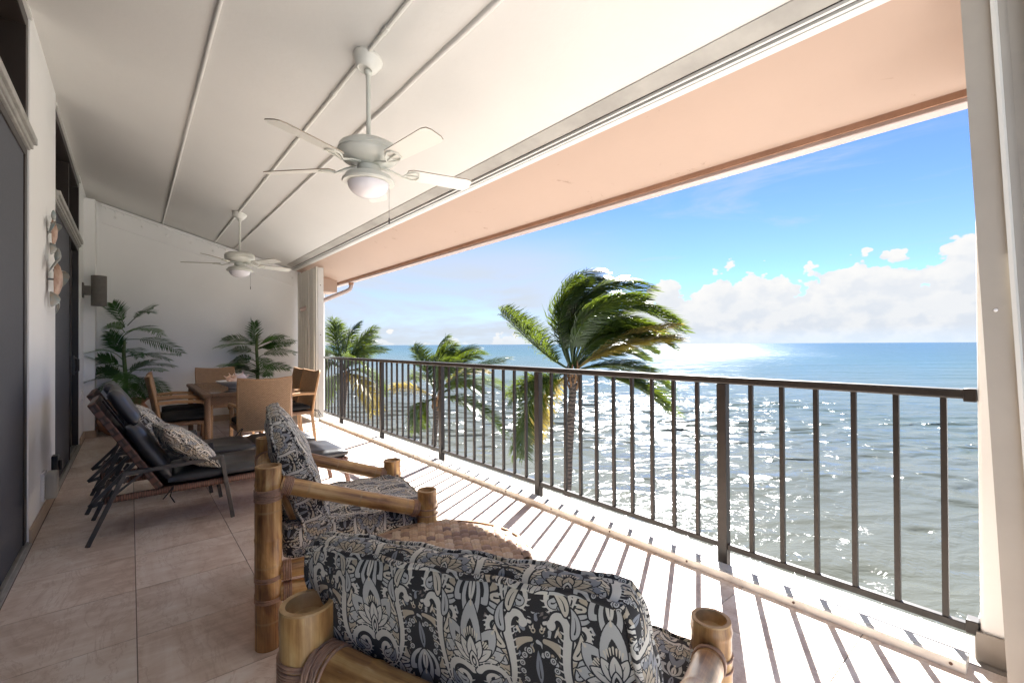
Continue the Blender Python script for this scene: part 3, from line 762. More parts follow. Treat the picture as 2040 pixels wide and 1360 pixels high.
# ------------------------------------------------------------------ ceiling fans
def fan(loc, label, rot0, tip):
    f = empty('ceiling_fan', loc); tag(f, label, 'ceiling fan', 'white ceiling fans on long rods')
    x, y, z = loc
    g = G(); Mt = Matrix.Rotation(math.atan(-SLOPE), 4, 'Y')
    g.lathe([(.086, .015), (.088, -.012), (.084, -.018), (.080, -.03), (.066, -.062), (.05, -.078), (.044, -.08), (.040, -.072), (.0, -.07)], 32, Mt); g.obj('canopy', 'fan_white', f)
    g = G(); g.tube([(0, 0, -.06), (0, 0, -.52)], .0135, 14); g.lathe([(.024, -.075), (.026, -.085), (.02, -.10), (.013, -.105)], 16); g.lathe([(.014, -.49), (.02, -.495), (.02, -.515), (.014, -.52)], 16); g.obj('rod', 'fan_sage', f)
    g = G(); g.lathe([(.0, -.508), (.05, -.51), (.135, -.522), (.168, -.54), (.178, -.565), (.178, -.572), (.174, -.575), (.174, -.585), (.178, -.588), (.172, -.61), (.14, -.635), (.10, -.65), (.075, -.655), (.0, -.655)], 40); g.obj('motor', 'fan_sage', f, 50)
    g = G(); g.lathe([(.0, -.655), (.062, -.656), (.066, -.66), (.066, -.70), (.072, -.702), (.10, -.705), (.135, -.72), (.140, -.735), (.140, -.742), (.152, -.744), (.155, -.752), (.150, -.762), (.118, -.762), (.0, -.75)], 40); g.obj('light_kit', 'fan_sage', f, 40)
    g = G(); pr = [(.122 * math.cos(a), -.764 - .085 * math.sin(a)) for a in np.linspace(0, math.pi / 2 - .001, 10)]; g.lathe(pr, 40); g.obj('globe', 'opal_glass', f, 80)
    g = G(); g.tube([(.118, -.03, -.757), (.118, -.03, -.955)], .0012, 5); g.lathe([(.0, -.955), (.004, -.957), (.005, -.99), (.0, -.995)], 8, Matrix.Translation((.118, -.03, 0))); g.obj('pull_chain', 'grey_metal', f)
    for k in range(5):
        a = R(rot0 + 72 * k); Mz = Matrix.Rotation(a, 4, 'Z'); Mp = Mz @ Matrix.Translation((0, 0, -.668)) @ Matrix.Rotation(R(-13), 4, 'X')
        g = G(); w0, w1, r0, r1 = .056, .066, .235, .665; t = .006
        out = [(r0, -w0 * .75), (r0 + .03, -w0), (r1 - .045, -w1), (r1 - .012, -w1 * .86), (r1, -w1 * .5), (r1, w1 * .5), (r1 - .012, w1 * .86), (r1 - .045, w1), (r0 + .03, w0), (r0, w0 * .75)]
        n_ = len(out); vs = [(p, q, 0) for p, q in out] + [(p, q, t) for p, q in out]
        g.add(vs, [tuple(range(n_))[::-1], tuple(range(n_, 2 * n_))], None, Mp)
        bl = g.obj('blade', 'fan_white', f, 30)
        g = G(); g.add(vs, [(i, (i + 1) % n_, n_ + (i + 1) % n_, n_ + i) for i in range(n_)], None, Mp); g.obj('edge_band', 'blade_edge', bl, 30)
        # cast iron arm: a curved neck opening into a fork of loops under the blade
        g = G(); g.bar((.05, 0, -.648), (.15, 0, -.668), .028, .008, M=Mz); g.bar((.15, 0, -.668), (.215, 0, -.690), .024, .008, M=Mz)
        for s_ in (-1, 0, 1):
            g.tube([(.205, 0, -.020), (.235, s_ * .028, -.010), (.275, s_ * .044, -.004), (.305, s_ * .030, -.003)], .0055, 6, M=Mp)
        g.tube([(.30, -.038, -.004), (.315, 0, -.004), (.30, .038, -.004)], .0055, 6, M=Mp)
        for s_ in (-1, 1): g.lathe([(0, .006), (.006, .008), (.006, .010), (0, .012)], 8, Mp @ Matrix.Translation((.28, s_ * .03, 0)))
        g.obj('blade_arm', 'fan_sage', f)
    return f
fan((1.11, 2.68, 3.012), 'white ceiling fan nearest, hanging large above the bamboo chairs', -11, 0)
fan((1.107, 6.92, 3.014), 'white ceiling fan farther off, above the dining table', 12, 0)

# ------------------------------------------------------------------ small things on the left wall
s = empty('wall_sconce', (-.5, 8.42, 2.03)); tag(s, 'grey cylinder up and down wall light near the far corner', 'wall light')
g = G(); g.box(.0005, .018, -.06, .06, -.10, .10); g.obj('wall_plate', 'sconce_grey', s, 30, .004)
g = G(); g.box(.0185, .085, -.035, .035, -.062, .062); g.obj('arm', 'sconce_grey', s, 30, .004)
g = G(); g.lathe([(.068, -.19), (.078, -.205), (.083, -.205), (.083, .205), (.078, .205), (.07, .19)], 28, Matrix.Translation((.168, 0, 0))); g.obj('cylinder_shade', 'sconce_grey', s, 40)
def turtle(loc, sc_, label, tilt):
    t = empty('turtle_sculpture', loc, rot=(R(tilt), 0, 0)); tag(t, label, 'wall sculpture', 'metal turtle wall sculptures')
    g = G(); n_ = 10; rings = [(0, .05), (.35, .046), (.68, .033), (.92, .012), (1.0, .0)]
    vs = []; fs = []
    for i, (r, hgt) in enumerate(rings):
        for k in range(n_):
            a = 2 * math.pi * (k + .5 * (i % 2)) / n_; vs.append(((.045 + hgt) * sc_, 0.09 * r * math.sin(a) * sc_, .17 * r * math.cos(a) * sc_))
    for i in range(len(rings) - 1):
        for k in range(n_):
            k2 = (k + 1) % n_; A, B, D, E_ = i * n_ + k, i * n_ + k2, (i + 1) * n_ + k, (i + 1) * n_ + k2
            if i % 2 == 0: fs += [(A, D, B), (B, D, E_)]
            else: fs += [(A, D, E_), (A, E_, B)]
    g.add(vs, fs); g.obj('shell', 'copper', t, 1)
    def flip(name, p, q, r_, w):
        g = G(); P_ = np.array([p, q, r_]) * sc_; tt = np.linspace(0, 1, 9)[:, None]
        pts = (1 - tt) ** 2 * P_[0] + 2 * tt * (1 - tt) * P_[1] + tt ** 2 * P_[2]
        wd = [max(.004, w * sc_ * math.sin(math.pi * (.12 + .85 * x_)) ** .8) for x_ in tt[:, 0]]
        g.tube(pts, wd, 8, flat=.18, up=(0, 1, .3)); g.obj(name, 'patina', t, 60)
    flip('flipper', (.045, -.07, .10), (.10, -.22, .15), (.035, -.30, -.02), .055); flip('flipper', (.045, .07, .10), (.10, .22, .15), (.035, .30, -.02), .055)
    flip('flipper', (.04, -.06, -.13), (.08, -.13, -.17), (.04, -.15, -.27), .042); flip('flipper', (.04, .06, -.13), (.08, .13, -.17), (.04, .15, -.27), .042)
    g = G(); g.lathe([(0, -.06), (.016, -.05), (.024, -.01), (.019, .03), (.007, .06), (0, .065)], 12, Matrix.Translation((.06 * sc_, 0, .215 * sc_)) @ Matrix.Scale(sc_, 4)); g.obj('head', 'patina', t, 60)
    g = G(); g.tube([(0, 0, 0), (.06 * sc_, 0, 0)], .008, 6); g.obj('standoff', 'patina', t)
    return t
turtle((-.499, 5.05, 2.165), .62, 'small metal turtle wall sculpture, upper one on the white wall', 12)
turtle((-.499, 5.06, 1.80), .92, 'larger copper shelled turtle wall sculpture, below the small one', -8)
o = empty('outlet_box', (-.5, 4.80, .25)); tag(o, 'grey weatherproof outlet cover low on the white wall', 'outlet')
g = G(); g.box(.0005, .02, -.075, .075, -.10, .10); g.obj('back_plate', 'ceramic', o, 30, .004)
g = G(); g.box(.0205, .085, -.07, .07, -.095, .095); g.obj('cover', 'box_grey', o, 30, .015)
for k in range(8): g = G(); g.box(.012, .0215, -.083, -.0752, -.085 + k * .023, -.073 + k * .023); g.obj('hinge_tooth', 'ceramic', o, 0)
o = empty('outlet_box', (-.5, 5.36, .30)); tag(o, 'black plastic outlet cover beside the far sliding door', 'outlet')
g = G(); g.box(.0005, .04, -.05, .05, -.07, .07); g.obj('cover', 'box_black', o, 30, .006)
g = G(); g.box(.0405, .065, -.036, .036, -.05, .03); g.obj('flap', 'box_black', o, 30, .006)
o = empty('switch_plate', (-.5, 8.33, .62)); tag(o, 'small white blank wall plate near the far corner', 'wall plate')
g = G(); g.box(.0005, .008, -.04, .04, -.065, .065); g.obj('plate', 'ceramic', o, 30, .003)
g = G(); g.box(.0082, .013, -.018, .018, -.035, .035); g.obj('rocker', 'ceramic', o, 30, .002)

# ------------------------------------------------------------------ bamboo furniture
def cane_pts(p, q, r, seed):
    """points and radii along a cane with swollen joints"""
    rd = random.Random(seed); p, q = Vector(p), Vector(q); L = (q - p).length; pts = []; rs = []
    ts = sorted(set([0, L] + [x for x in np.arange(0, L, .03)]))
    ph = rd.uniform(.0, .23)
    joints = [x for x in np.arange(ph, L, .23)]
    for j in joints: ts += [j - .008, j, j + .008]
    ts = sorted(x for x in set(float(round(t, 4)) for t in ts) if 0 <= x <= L)
    for t in ts:
        b_ = max([math.exp(-((t - j) / .007) ** 2) for j in joints] + [0]); w = .012 * r * math.sin(9 * t + seed)
        pts.append(p + (q - p) * (t / L)); rs.append(r * (1 + .045 * b_ - .02 * math.exp(-((min([abs(t - j) for j in joints] + [9]) - .03) / .02) ** 2)) + w)
    return pts, rs
def cane(name, p, q, r, parent, seed=0, M=None, n=18):
    g = G(); pts, rs = cane_pts(p, q, r, seed); g.tube(pts, rs, n, True, False, M); return g.obj(name, 'bamboo', parent, 50)
def post(name, x, y, h, r, parent, seed, tilt=(0, 0)):
    rd = random.Random(seed); g = G(); prof = []
    pts, rs = cane_pts((0, 0, 0), (0, 0, h), r, seed)
    prof = [(rr, p.z) for p, rr in zip(pts, rs)]
    n_ = 28; M = Matrix.Translation((x, y, 0)); sx_, sy_ = rd.uniform(.95, 1.03), rd.uniform(.95, 1.03)
    g.lathe(prof, n_, M, sx_, sy_, closed_top=False)
    o = g.obj(name, 'bamboo', parent, 50)
    rt = rs[-1]; ri = rt * .76
    g = G(); cup = [(rt, h - .0005), (rt * .985, h + .004), (ri * 1.03, h + .004), (ri, h), (ri * .97, h - .013), (ri * .86, h - .024), (ri * .45, h - .030), (.0, h - .028)]
    g.lathe(cup, n_, M, sx_, sy_, closed_top=False, closed_bottom=False)
    # top rim cut slightly off square
    g.obj('cut_end', 'bamboo_cut', o, 40)
    return o
def lashing(parent, center, axis, R0, k=4, pitch=.0066, r=.0033):
    g = G(); ax = Vector(axis).normalized()
    for i in range(k): g.ring(Vector(center) + ax * ((i - (k - 1) / 2) * pitch), ax + Vector((random.uniform(-.04, .04), random.uniform(-.04, .04), random.uniform(-.04, .04))), R0, r, 22, 6)
    return g.obj('lashing', 'lashing', parent, 80)

def bamboo_chair(loc, rz, label, D=.70, Wd=.68):
    """local x = forward, y = to the sitter's left; origin between the four posts' feet"""
    c = empty('bamboo_armchair', loc, rz); tag(c, label, 'armchair', 'thick bamboo armchairs with patterned cushions')
    hb, hf, r = .757, .545, .0505; xb, xf = -D / 2, D / 2; yl, yr = Wd / 2, -Wd / 2
    sd = int(loc[1] * 100)
    for i, (x, y, h) in enumerate(((xb, yl, hb), (xb, yr, hb), (xf, yl, hf), (xf, yr, hf))):
        post('post', x, y, h, r, c, sd + i)
    ra_ = .036
    for y in (yl, yr):
        p, q = (xb + .045, y, .675), (xf - .042, y, .462); cane('armrest', p, q, ra_, c, sd + int(y * 10) + 9)
        d = (Vector(q) - Vector(p)).normalized()
        lashing(c, Vector(p) + d * .028, d, ra_ + .002, 6); lashing(c, Vector(q) - d * .024, d, ra_ + .002, 5)
        lashing(c, (xb, y, .655), (0, 0, 1), r + .002, 4); lashing(c, (xf, y, .445), (0, 0, 1), r + .001, 2, .03)
        for z in (.305, .215):
            cane('side_rail', (xb + .045, y, z), (xf - .045, y, z), .037, c, sd + int(z * 100) + int(y * 10))
            lashing(c, (xb + .072, y, z), (1, 0, 0), .0385, 5); lashing(c, (xf - .072, y, z), (1, 0, 0), .0385, 5)
            lashing(c, (xb, y, z - .012), (0, 0, 1), r + .0015, 3)
            lashing(c, (xf, y, z - .012), (0, 0, 1), r + .0015, 3)
    for x in (xb, xf):
        cane('cross_rail', (x, yr + .045, .27), (x, yl - .045, .27), .037, c, sd + 33 + int(x * 10))
    cane('back_rail', (xb, yr + .04, .645), (xb, yl - .04, .645), .047, c, sd + 50, n=22)
    for y, s_ in ((yl, -1), (yr, 1)):
        lashing(c, (xb, y + s_ * .064, .645), (0, 1, 0), .0485, 7, .0066); lashing(c, (xb, y, .63), (0, 0, 1), r + .002, 4)
    for y in (-.20, 0, .20): cane('back_slat', (xb + .17, y, .32), (xb + .045, y, .66), .026, c, sd + 60 + int(y * 10))
    for x in (-.22, -.05, .12): cane('seat_slat', (x + .04, yr + .03, .305), (x + .04, yl - .03, .305), .022, c, sd + 70 + int(x * 10))
    return c

def cushion(name, w, h, te, bulge, seed, label, cat, group, M, taper=0.0, piping=True, pinch=0.0, sag=0.0, nseg=26):
    """boxed cushion: local y = width, z = height, x = thickness; two puffed faces, a boxing strip, cord piping on both edges"""
    rd = np.random.RandomState(seed); o = bpy.data.objects.new(name, None); C.objects.link(o); o.matrix_world = M; o.empty_display_size = .1
    tag(o, label, cat, group)
    n_ = nseg; u = np.linspace(-1, 1, n_); ph = rd.uniform(0, 6.28, 12)
    def outline(a, b_):
        # soft-cornered outline with slightly sucked-in sides
        y = a * w / 2 * (1 - pinch * (1 - b_ ** 2)); z = b_ * h / 2 * (1 - pinch * (1 - a ** 2))
        k = .03; y -= k * w * .5 * a * abs(b_) ** 14 ; z -= k * h * .5 * b_ * abs(a) ** 14
        return y, z - sag * (1 - a * a) * (b_ > 0) * b_
    def face(sgn):
        vs = []; 
        for b_ in u:
            for a in u:
                y, z = outline(a, b_)
                pf = ((1 - abs(a) ** 2.6) * (1 - abs(b_) ** 2.6)) ** .55
                wr = .0045 * (math.sin(7 * a + 3 * b_ + ph[0]) + math.sin(9 * b_ - 4 * a + ph[1]) + .8 * math.sin(14 * a + ph[2] + 5 * b_ * b_)) * (pf ** .5)
                edge_w = .004 * math.sin(16 * a + ph[3]) * abs(b_) ** 6 + .004 * math.sin(15 * b_ + ph[4]) * abs(a) ** 6
                th = te * (1 - taper * max(b_, 0) ** 2) / 2
                vs.append((sgn * (th + bulge * pf + wr + edge_w), y, z))
        return vs
    A, B = face(1), face(-1); g = G(); fs = []; uvs = []
    for i in range(n_ - 1):
        for k in range(n_ - 1):
            q = (i * n_ + k, i * n_ + k + 1, (i + 1) * n_ + k + 1, (i + 1) * n_ + k); fs.append(q)
    def fuv(V, off): return [[((V[k][1] / FAB) + off, V[k][2] / (FAB * 1.25) + off * .37) for k in q] for q in fs]
    g.add(A, fs, fuv(A, rd.rand())); fb = [q[::-1] for q in fs]; off = rd.rand()
    g.add(B, fb, [[((B[k][1] / FAB) + off, B[k][2] / (FAB * 1.25)) for k in q] for q in fb])
    ring = [k for k in range(n_)] + [i * n_ + n_ - 1 for i in range(1, n_)] + [(n_ - 1) * n_ + k for k in range(n_ - 2, -1, -1)] + [i * n_ for i in range(n_ - 2, 0, -1)]
    # boxing with a slight belly, three strips
    rows = 5; vs = []; Ls = []; L = 0; m_ = len(ring)
    cen = Vector((0, 0, 0))
    for i, k in enumerate(ring):
        a, b_ = Vector(A[k]), Vector(B[k])
        if i: L += (a - Vector(A[ring[i - 1]])).length
        Ls.append(L); nrm = Vector((0, a.y, a.z)); nrm = Vector((0, (1 if a.y > 0 else -1) * abs(a.y / (w / 2)) ** 6, (1 if a.z > 0 else -1) * abs(a.z / (h / 2)) ** 6))
        nrm = nrm.normalized() if nrm.length > 1e-6 else nrm
        for r_ in range(rows):
            t = r_ / (rows - 1); p = b_.lerp(a, t) + nrm * (.10 * te * 4 * t * (1 - t)); vs.append(tuple(p))
    bf = []; bu = []
    for i in range(m_):
        j = (i + 1) % m_
        for r_ in range(rows - 1):
            bf.append((i * rows + r_, j * rows + r_, j * rows + r_ + 1, i * rows + r_ + 1))
            l0, l1 = Ls[i], Ls[j] if j else L + .02
            t0, t1 = r_ / (rows - 1) * te * 1.1, (r_ + 1) / (rows - 1) * te * 1.1
            bu.append([(l0 / FAB + .21, t0 / (FAB * 1.25)), (l1 / FAB + .21, t0 / (FAB * 1.25)), (l1 / FAB + .21, t1 / (FAB * 1.25)), (l0 / FAB + .21, t1 / (FAB * 1.25))])
    g.add(vs, bf, bu); g.obj('cover', 'damask_fabric', o, 70)
    if piping:
        for V in (A, B):
            g = G(); g.tube([V[k] for k in ring], .0062, 6, False, True); g.uv = [[(a_ / FAB + .3, b_ / FAB) for a_, b_ in q_] for q_ in g.uv]; g.obj('piping', 'damask_fabric', o, 80)
    return o

def chair_frame(BL, deg, D=.70, Wd=.68):
    f = Vector((math.cos(R(deg)), math.sin(R(deg)), 0)); l = Vector((-f.y, f.x, 0))
    return Vector((*BL, 0)) + f * D / 2 - l * Wd / 2, R(deg)
# the second chair's left rear post is the one named, the first chair's right rear post
c1 = Vector((.45, 2.16, 0)) + Vector((math.cos(R(-10.8)), math.sin(R(-10.8)), 0)) * .35 + Vector((-math.sin(R(-10.8)), math.cos(R(-10.8)), 0)) * .34; a1 = R(-10.8)
c2, a2 = chair_frame((.270, .962), 22.0)
bamboo_chair((c1.x, c1.y, 0), a1, 'bamboo armchair beyond the round woven table, seen from its side')
bamboo_chair((c2.x, c2.y, 0), a2, 'bamboo armchair closest to the viewer, seen from behind')
CUSH = 'black and cream damask chair cushions'
for ctr, a, nm, sd in ((c1, a1, 'bamboo armchair beyond the woven table', 5), (c2, a2, 'nearest bamboo armchair', 11)):
    Mc = Matrix.Translation((ctr.x, ctr.y, 0)) @ Matrix.Rotation(a, 4, 'Z')
    lean = R(-19 if sd == 5 else -17)
    cushion('back_cushion', .69 if sd == 11 else .60, .55, .105, .030, sd, 'plump damask back cushion leaning in the ' + nm, 'cushion', CUSH, Mc @ Matrix.Translation((-.212 if sd == 11 else -.232, .032 if sd == 11 else -.01, .620 if sd == 11 else .69)) @ Matrix.Rotation(R(-4.6) if sd == 11 else 0, 4, 'X') @ Matrix.Rotation(lean, 4, 'Y'), taper=.55)
    cushion('seat_cushion', .60, .66, .125, .018, sd + 1, 'flat damask seat cushion lying in the ' + nm, 'cushion', CUSH, Mc @ Matrix.Translation((.045, .0, .40)) @ Matrix.Rotation(R(90), 4, 'Y') @ Matrix.Rotation(R(180), 4, 'X'))

# round woven table: every leaf strip of the top is a piece
TC, TR, TZ = (1.0, 1.665), .378, .398
t = empty('woven_table', (TC[0], TC[1], 0)); tag(t, 'low round table with a woven water hyacinth top between the armchairs', 'table')
g = G(); g.lathe([(.0, TZ - .035), (TR - .012, TZ - .035), (TR - .006, TZ - .028), (TR - .004, TZ - .012), (.0, TZ - .012)], 64); g.obj('tabletop', 'table_base', t, 40)
for k in range(4):
    a = R(45 + 90 * k); cane('leg', (.24 * math.cos(a), .24 * math.sin(a), 0), (.24 * math.cos(a), .24 * math.sin(a), TZ - .036), .028, t, 80 + k)
g = G()
nu, nv = 7, 3; LW, WW = .056, .040
vs = []; fs = []
for i in range(nu):
    for k in range(nv):
        s_ = i / (nu - 1); q = k / (nv - 1) * 2 - 1
        zz = .019 * math.sin(math.pi * (s_ * .80 + .06)) ** .75 - .005 * q * q - .004 * s_
        vs.append(((s_ - .5) * LW, q * WW / 2 * (1 - .10 * (2 * s_ - 1) ** 2), zz))
for i in range(nu - 1):
    for k in range(nv - 1): fs.append((i * nv + k, (i + 1) * nv + k, (i + 1) * nv + k + 1, i * nv + k + 1))
g.add(vs, fs); wm = g.mesh('weave_strip', 'hyacinth', 180)
ca, sa = math.cos(R(62)), math.sin(R(62))
cnt = 0; cand = []
px_, py_ = .047, .0385
for i in range(-9, 10):
    for j in range(-11, 12):
        lx = (i + (.5 if j % 2 else 0)) * px_; ly = j * py_
        x_, y_ = lx * ca - ly * sa, lx * sa + ly * ca
        if math.hypot(x_, y_) < TR - .020: cand.append((x_, y_))
cand.sort(key=lambda p: p[0] * _s + p[1] * _c)
for x_, y_ in cand:
    o = link('weave_strip', wm, t); rr = math.hypot(x_, y_)
    o.location = (x_, y_, TZ - .0105 + random.uniform(-.001, .0015)); o.rotation_euler = (R(random.uniform(-5, 5)), R(random.uniform(-4, 4)), R(62 + random.uniform(-5, 5)))
    k_ = random.uniform(.92, 1.08); o.scale = (k_, random.uniform(.95, 1.06), random.uniform(.8, 1.2))
g = G()
for zr in (TZ - .026, TZ - .012): g.ring((0, 0, zr), (0, 0, 1), TR - .002, .0085, 64, 6)
g.obj('rim', 'hyacinth', t, 80)

# ------------------------------------------------------------------ sun loungers
def lounger(loc, label):
    l = empty('sun_lounger', loc); tag(l, label, 'sun lounger', 'wicker and metal sun loungers side by side')
    hw = .285
    for s_ in (-1, 1):
        y = s_ * (hw + .006)
        g = G(); P_ = [(-.21, y, 0), (-.03, y, .43), (.515, y, .455), (.585, y, 0)]
        for p, q in zip(P_[:-1], P_[1:]): g.bar(p, q, .026, .022, up=(0, 1, 0))
        for p in P_[1:3]: g.cbox(p, (.024, .026, .024))
        g.obj('arm_frame', 'grey_metal', l, 30, .002)
        g = G(); g.tube([(-.13, s_ * (hw - .025), .268), (1.44, s_ * (hw - .025), .285)], .024, 10, flat=.8); g.obj('side_rail', 'wicker_wrap', l, 60)
        g = G(); g.tube([(1.42, s_ * (hw - .03), .275), (1.48, s_ * (hw - .03), 0)], .02, 8); g.obj('leg', 'wicker_wrap', l, 60)
        # reclining rack: bent support bar and notched bar
        yi = s_ * (hw - .06)
        g = G(); g.bar((-.205, yi, .235), (.05, yi, .51), .022, .02, up=(0, 1, 0)); g.bar((-.205, yi, .235), (-.10, yi, .262), .022, .02, up=(0, 1, 0)); g.bar((-.14, yi + .02 * s_, .245), (.10, yi + .02 * s_, .44), .014, .014, up=(0, 1, 0))
        for k in range(3):
            g.cbox((-.10 + .075 * k, yi, .30 + .075 * k), (.018, .02, .045), rot=(0, R(35), 0))
        g.obj('rack', 'grey_metal', l, 30)
    for cx_, cz_, cr_ in ((1.44, .283, .022), (.16, .27, .018), (-.12, .268, .02)):
        g = G(); g.tube([(cx_, -hw + .03, cz_), (cx_, hw - .03, cz_)], cr_, 8); g.obj('cross_rail', 'wicker_wrap', l, 60)
    g = G(); g.box(.16, 1.43, -hw + .045, hw - .045, .275, .292); g.obj('seat_weave', 'wicker_espresso', l, 0)
    # backrest
    A_, B_ = Vector((.155, 0, .30)), Vector((-.195, 0, .905)); d = (B_ - A_).normalized(); nrm = Vector((d.z, 0, -d.x))
    Mb = Matrix(((nrm.x, 0, d.x, A_.x), (0, 1, 0, 0), (nrm.z, 0, d.z, A_.z), (0, 0, 0, 1))); L = (B_ - A_).length
    g = G()
    for s_ in (-1, 1): g.box(-.022, .022, s_ * (hw - .015) - .02, s_ * (hw - .015) + .02, 0, L, Mb)
    g.box(-.022, .022, -hw + .036, hw - .036, L - .045, L, Mb); g.box(-.010, .010, -hw + .036, hw - .036, .0, L - .046, Mb); g.obj('backrest', 'wicker_espresso', l, 30, .006)
    # mattress pads
    def pad(name, M, a, c_, t_, parent, pl=0.55):
        g = G(); nx, ny = 14, 14; vs = []; hwc = hw - .012
        for sgn in (1, -1):
            for i in range(nx):
                for k in range(ny):
                    u, v = i / (nx - 1) * 2 - 1, k / (ny - 1) * 2 - 1
                    pf = ((1 - abs(u) ** 6) * (1 - abs(v) ** 6)) ** .45
                    z = sgn * t_ / 2 * (.35 + .65 * pf) + .003 * math.sin(6 * v + 5 * u) * pf
                    vs.append((a + (c_ - a) * (u + 1) / 2 * 1.0, v * hwc * (1 - .02 * abs(u) ** 6), z))
        fs = []; N_ = nx * ny
        for i in range(nx - 1):
            for k in range(ny - 1):
                q = (i * ny + k, (i + 1) * ny + k, (i + 1) * ny + k + 1, i * ny + k + 1); fs.append(q); fs.append(tuple(N_ + x for x in q[::-1]))
        rg = [k for k in range(ny)] + [i * ny + ny - 1 for i in range(1, nx)] + [(nx - 1) * ny + k for k in range(ny - 2, -1, -1)] + [i * ny for i in range(nx - 2, 0, -1)]
        for i in range(len(rg)):
            j = (i + 1) % len(rg); fs.append((rg[i], rg[j], N_ + rg[j], N_ + rg[i]))
        g.add(vs, fs, None, M); return g.obj(name, 'charcoal_vinyl', parent, 75)
    Ms = Matrix.Translation((0, 0, .338))
    pad('seat_pad', Ms, .20, .94, .088, l); pad('seat_pad', Ms, .935, 1.455, .088, l)
    Mbk = Mb @ Matrix.Translation((.075, 0, 0)) @ Matrix.Rotation(R(-90), 4, 'Y')
    bp = pad('back_pad', Mbk, .02, .47, .10, l); pad('head_pillow', Mb @ Matrix.Translation((.115, 0, 0)) @ Matrix.Rotation(R(-90), 4, 'Y'), .45, .71, .085, l)
    g = G(); g.tube([(.23, -hw - .008, .30), (.21, -hw - .024, .24), (.235, -hw - .03, .19)], .004, 5); g.tube([(.23, -hw - .008, .30), (.20, -hw - .02, .26), (.17, -hw - .025, .225)], .004, 5); g.obj('tie', 'black_cloth', l)
    return l
lounger((0, 4.245, 0), 'near dark cushioned sun lounger carrying the larger damask pillow')
lounger((-.045, 5.015, 0), 'farther dark cushioned sun lounger, behind the nearer one')
def throw(label, M, w, h, sd): return cushion('throw_pillow', w, h, .012, .078, sd, label, 'pillow', 'damask throw pillows on the loungers', M, piping=True, pinch=.06, nseg=22)
throw('damask throw pillow propped on the near lounger backrest', Matrix.Translation((.315, 4.17, .535)) @ Matrix.Rotation(R(8), 4, 'Z') @ Matrix.Rotation(R(-46), 4, 'Y') @ Matrix.Rotation(R(-3), 4, 'X'), .50, .46, 21)
throw('damask throw pillow on the farther lounger, mostly hidden', Matrix.Translation((.13, 5.03, .58)) @ Matrix.Rotation(R(-5), 4, 'Z') @ Matrix.Rotation(R(-38), 4, 'Y'), .48, .46, 23)

# ------------------------------------------------------------------ dining set
dt = empty('dining_table', (1.07, 6.92, 0)); tag(dt, 'rectangular wicker dining table with smoked glass top', 'dining table')
hx, hy = .47, .94
g = G(); g.box(-hx, -hx + .085, -hy, hy, .70, .742); g.box(hx - .085, hx, -hy, hy, .70, .742); g.box(-hx + .086, hx - .086, -hy, -hy + .085, .70, .742); g.box(-hx + .086, hx - .086, hy - .085, hy, .70, .742); g.obj('top_frame', 'wicker_brown', dt, 30, .012)
g = G(); g.box(-hx + .087, hx - .087, -hy + .087, hy - .087, .727, .7395); g.obj('glass_top', 'smoked_glass', dt, 0)
g = G(); g.box(-hx + .05, hx - .05, -hy + .05, -hy + .075, .61, .699); g.box(-hx + .05, hx - .05, hy - .075, hy - .05, .61, .699); g.box(-hx + .05, -hx + .075, -hy + .076, hy - .076, .61, .699); g.box(hx - .075, hx - .05, -hy + .076, hy - .076, .61, .699); g.obj('apron', 'wicker_brown', dt, 30)
for sx_ in (-1, 1):
    for sy_ in (-1, 1):
        g = G(); g.tube([(sx_ * (hx - .05), sy_ * (hy - .05), 0), (sx_ * (hx - .05), sy_ * (hy - .05), .7)], .031, 14); g.obj('leg', 'wicker_brown', dt, 60)
DCH = []
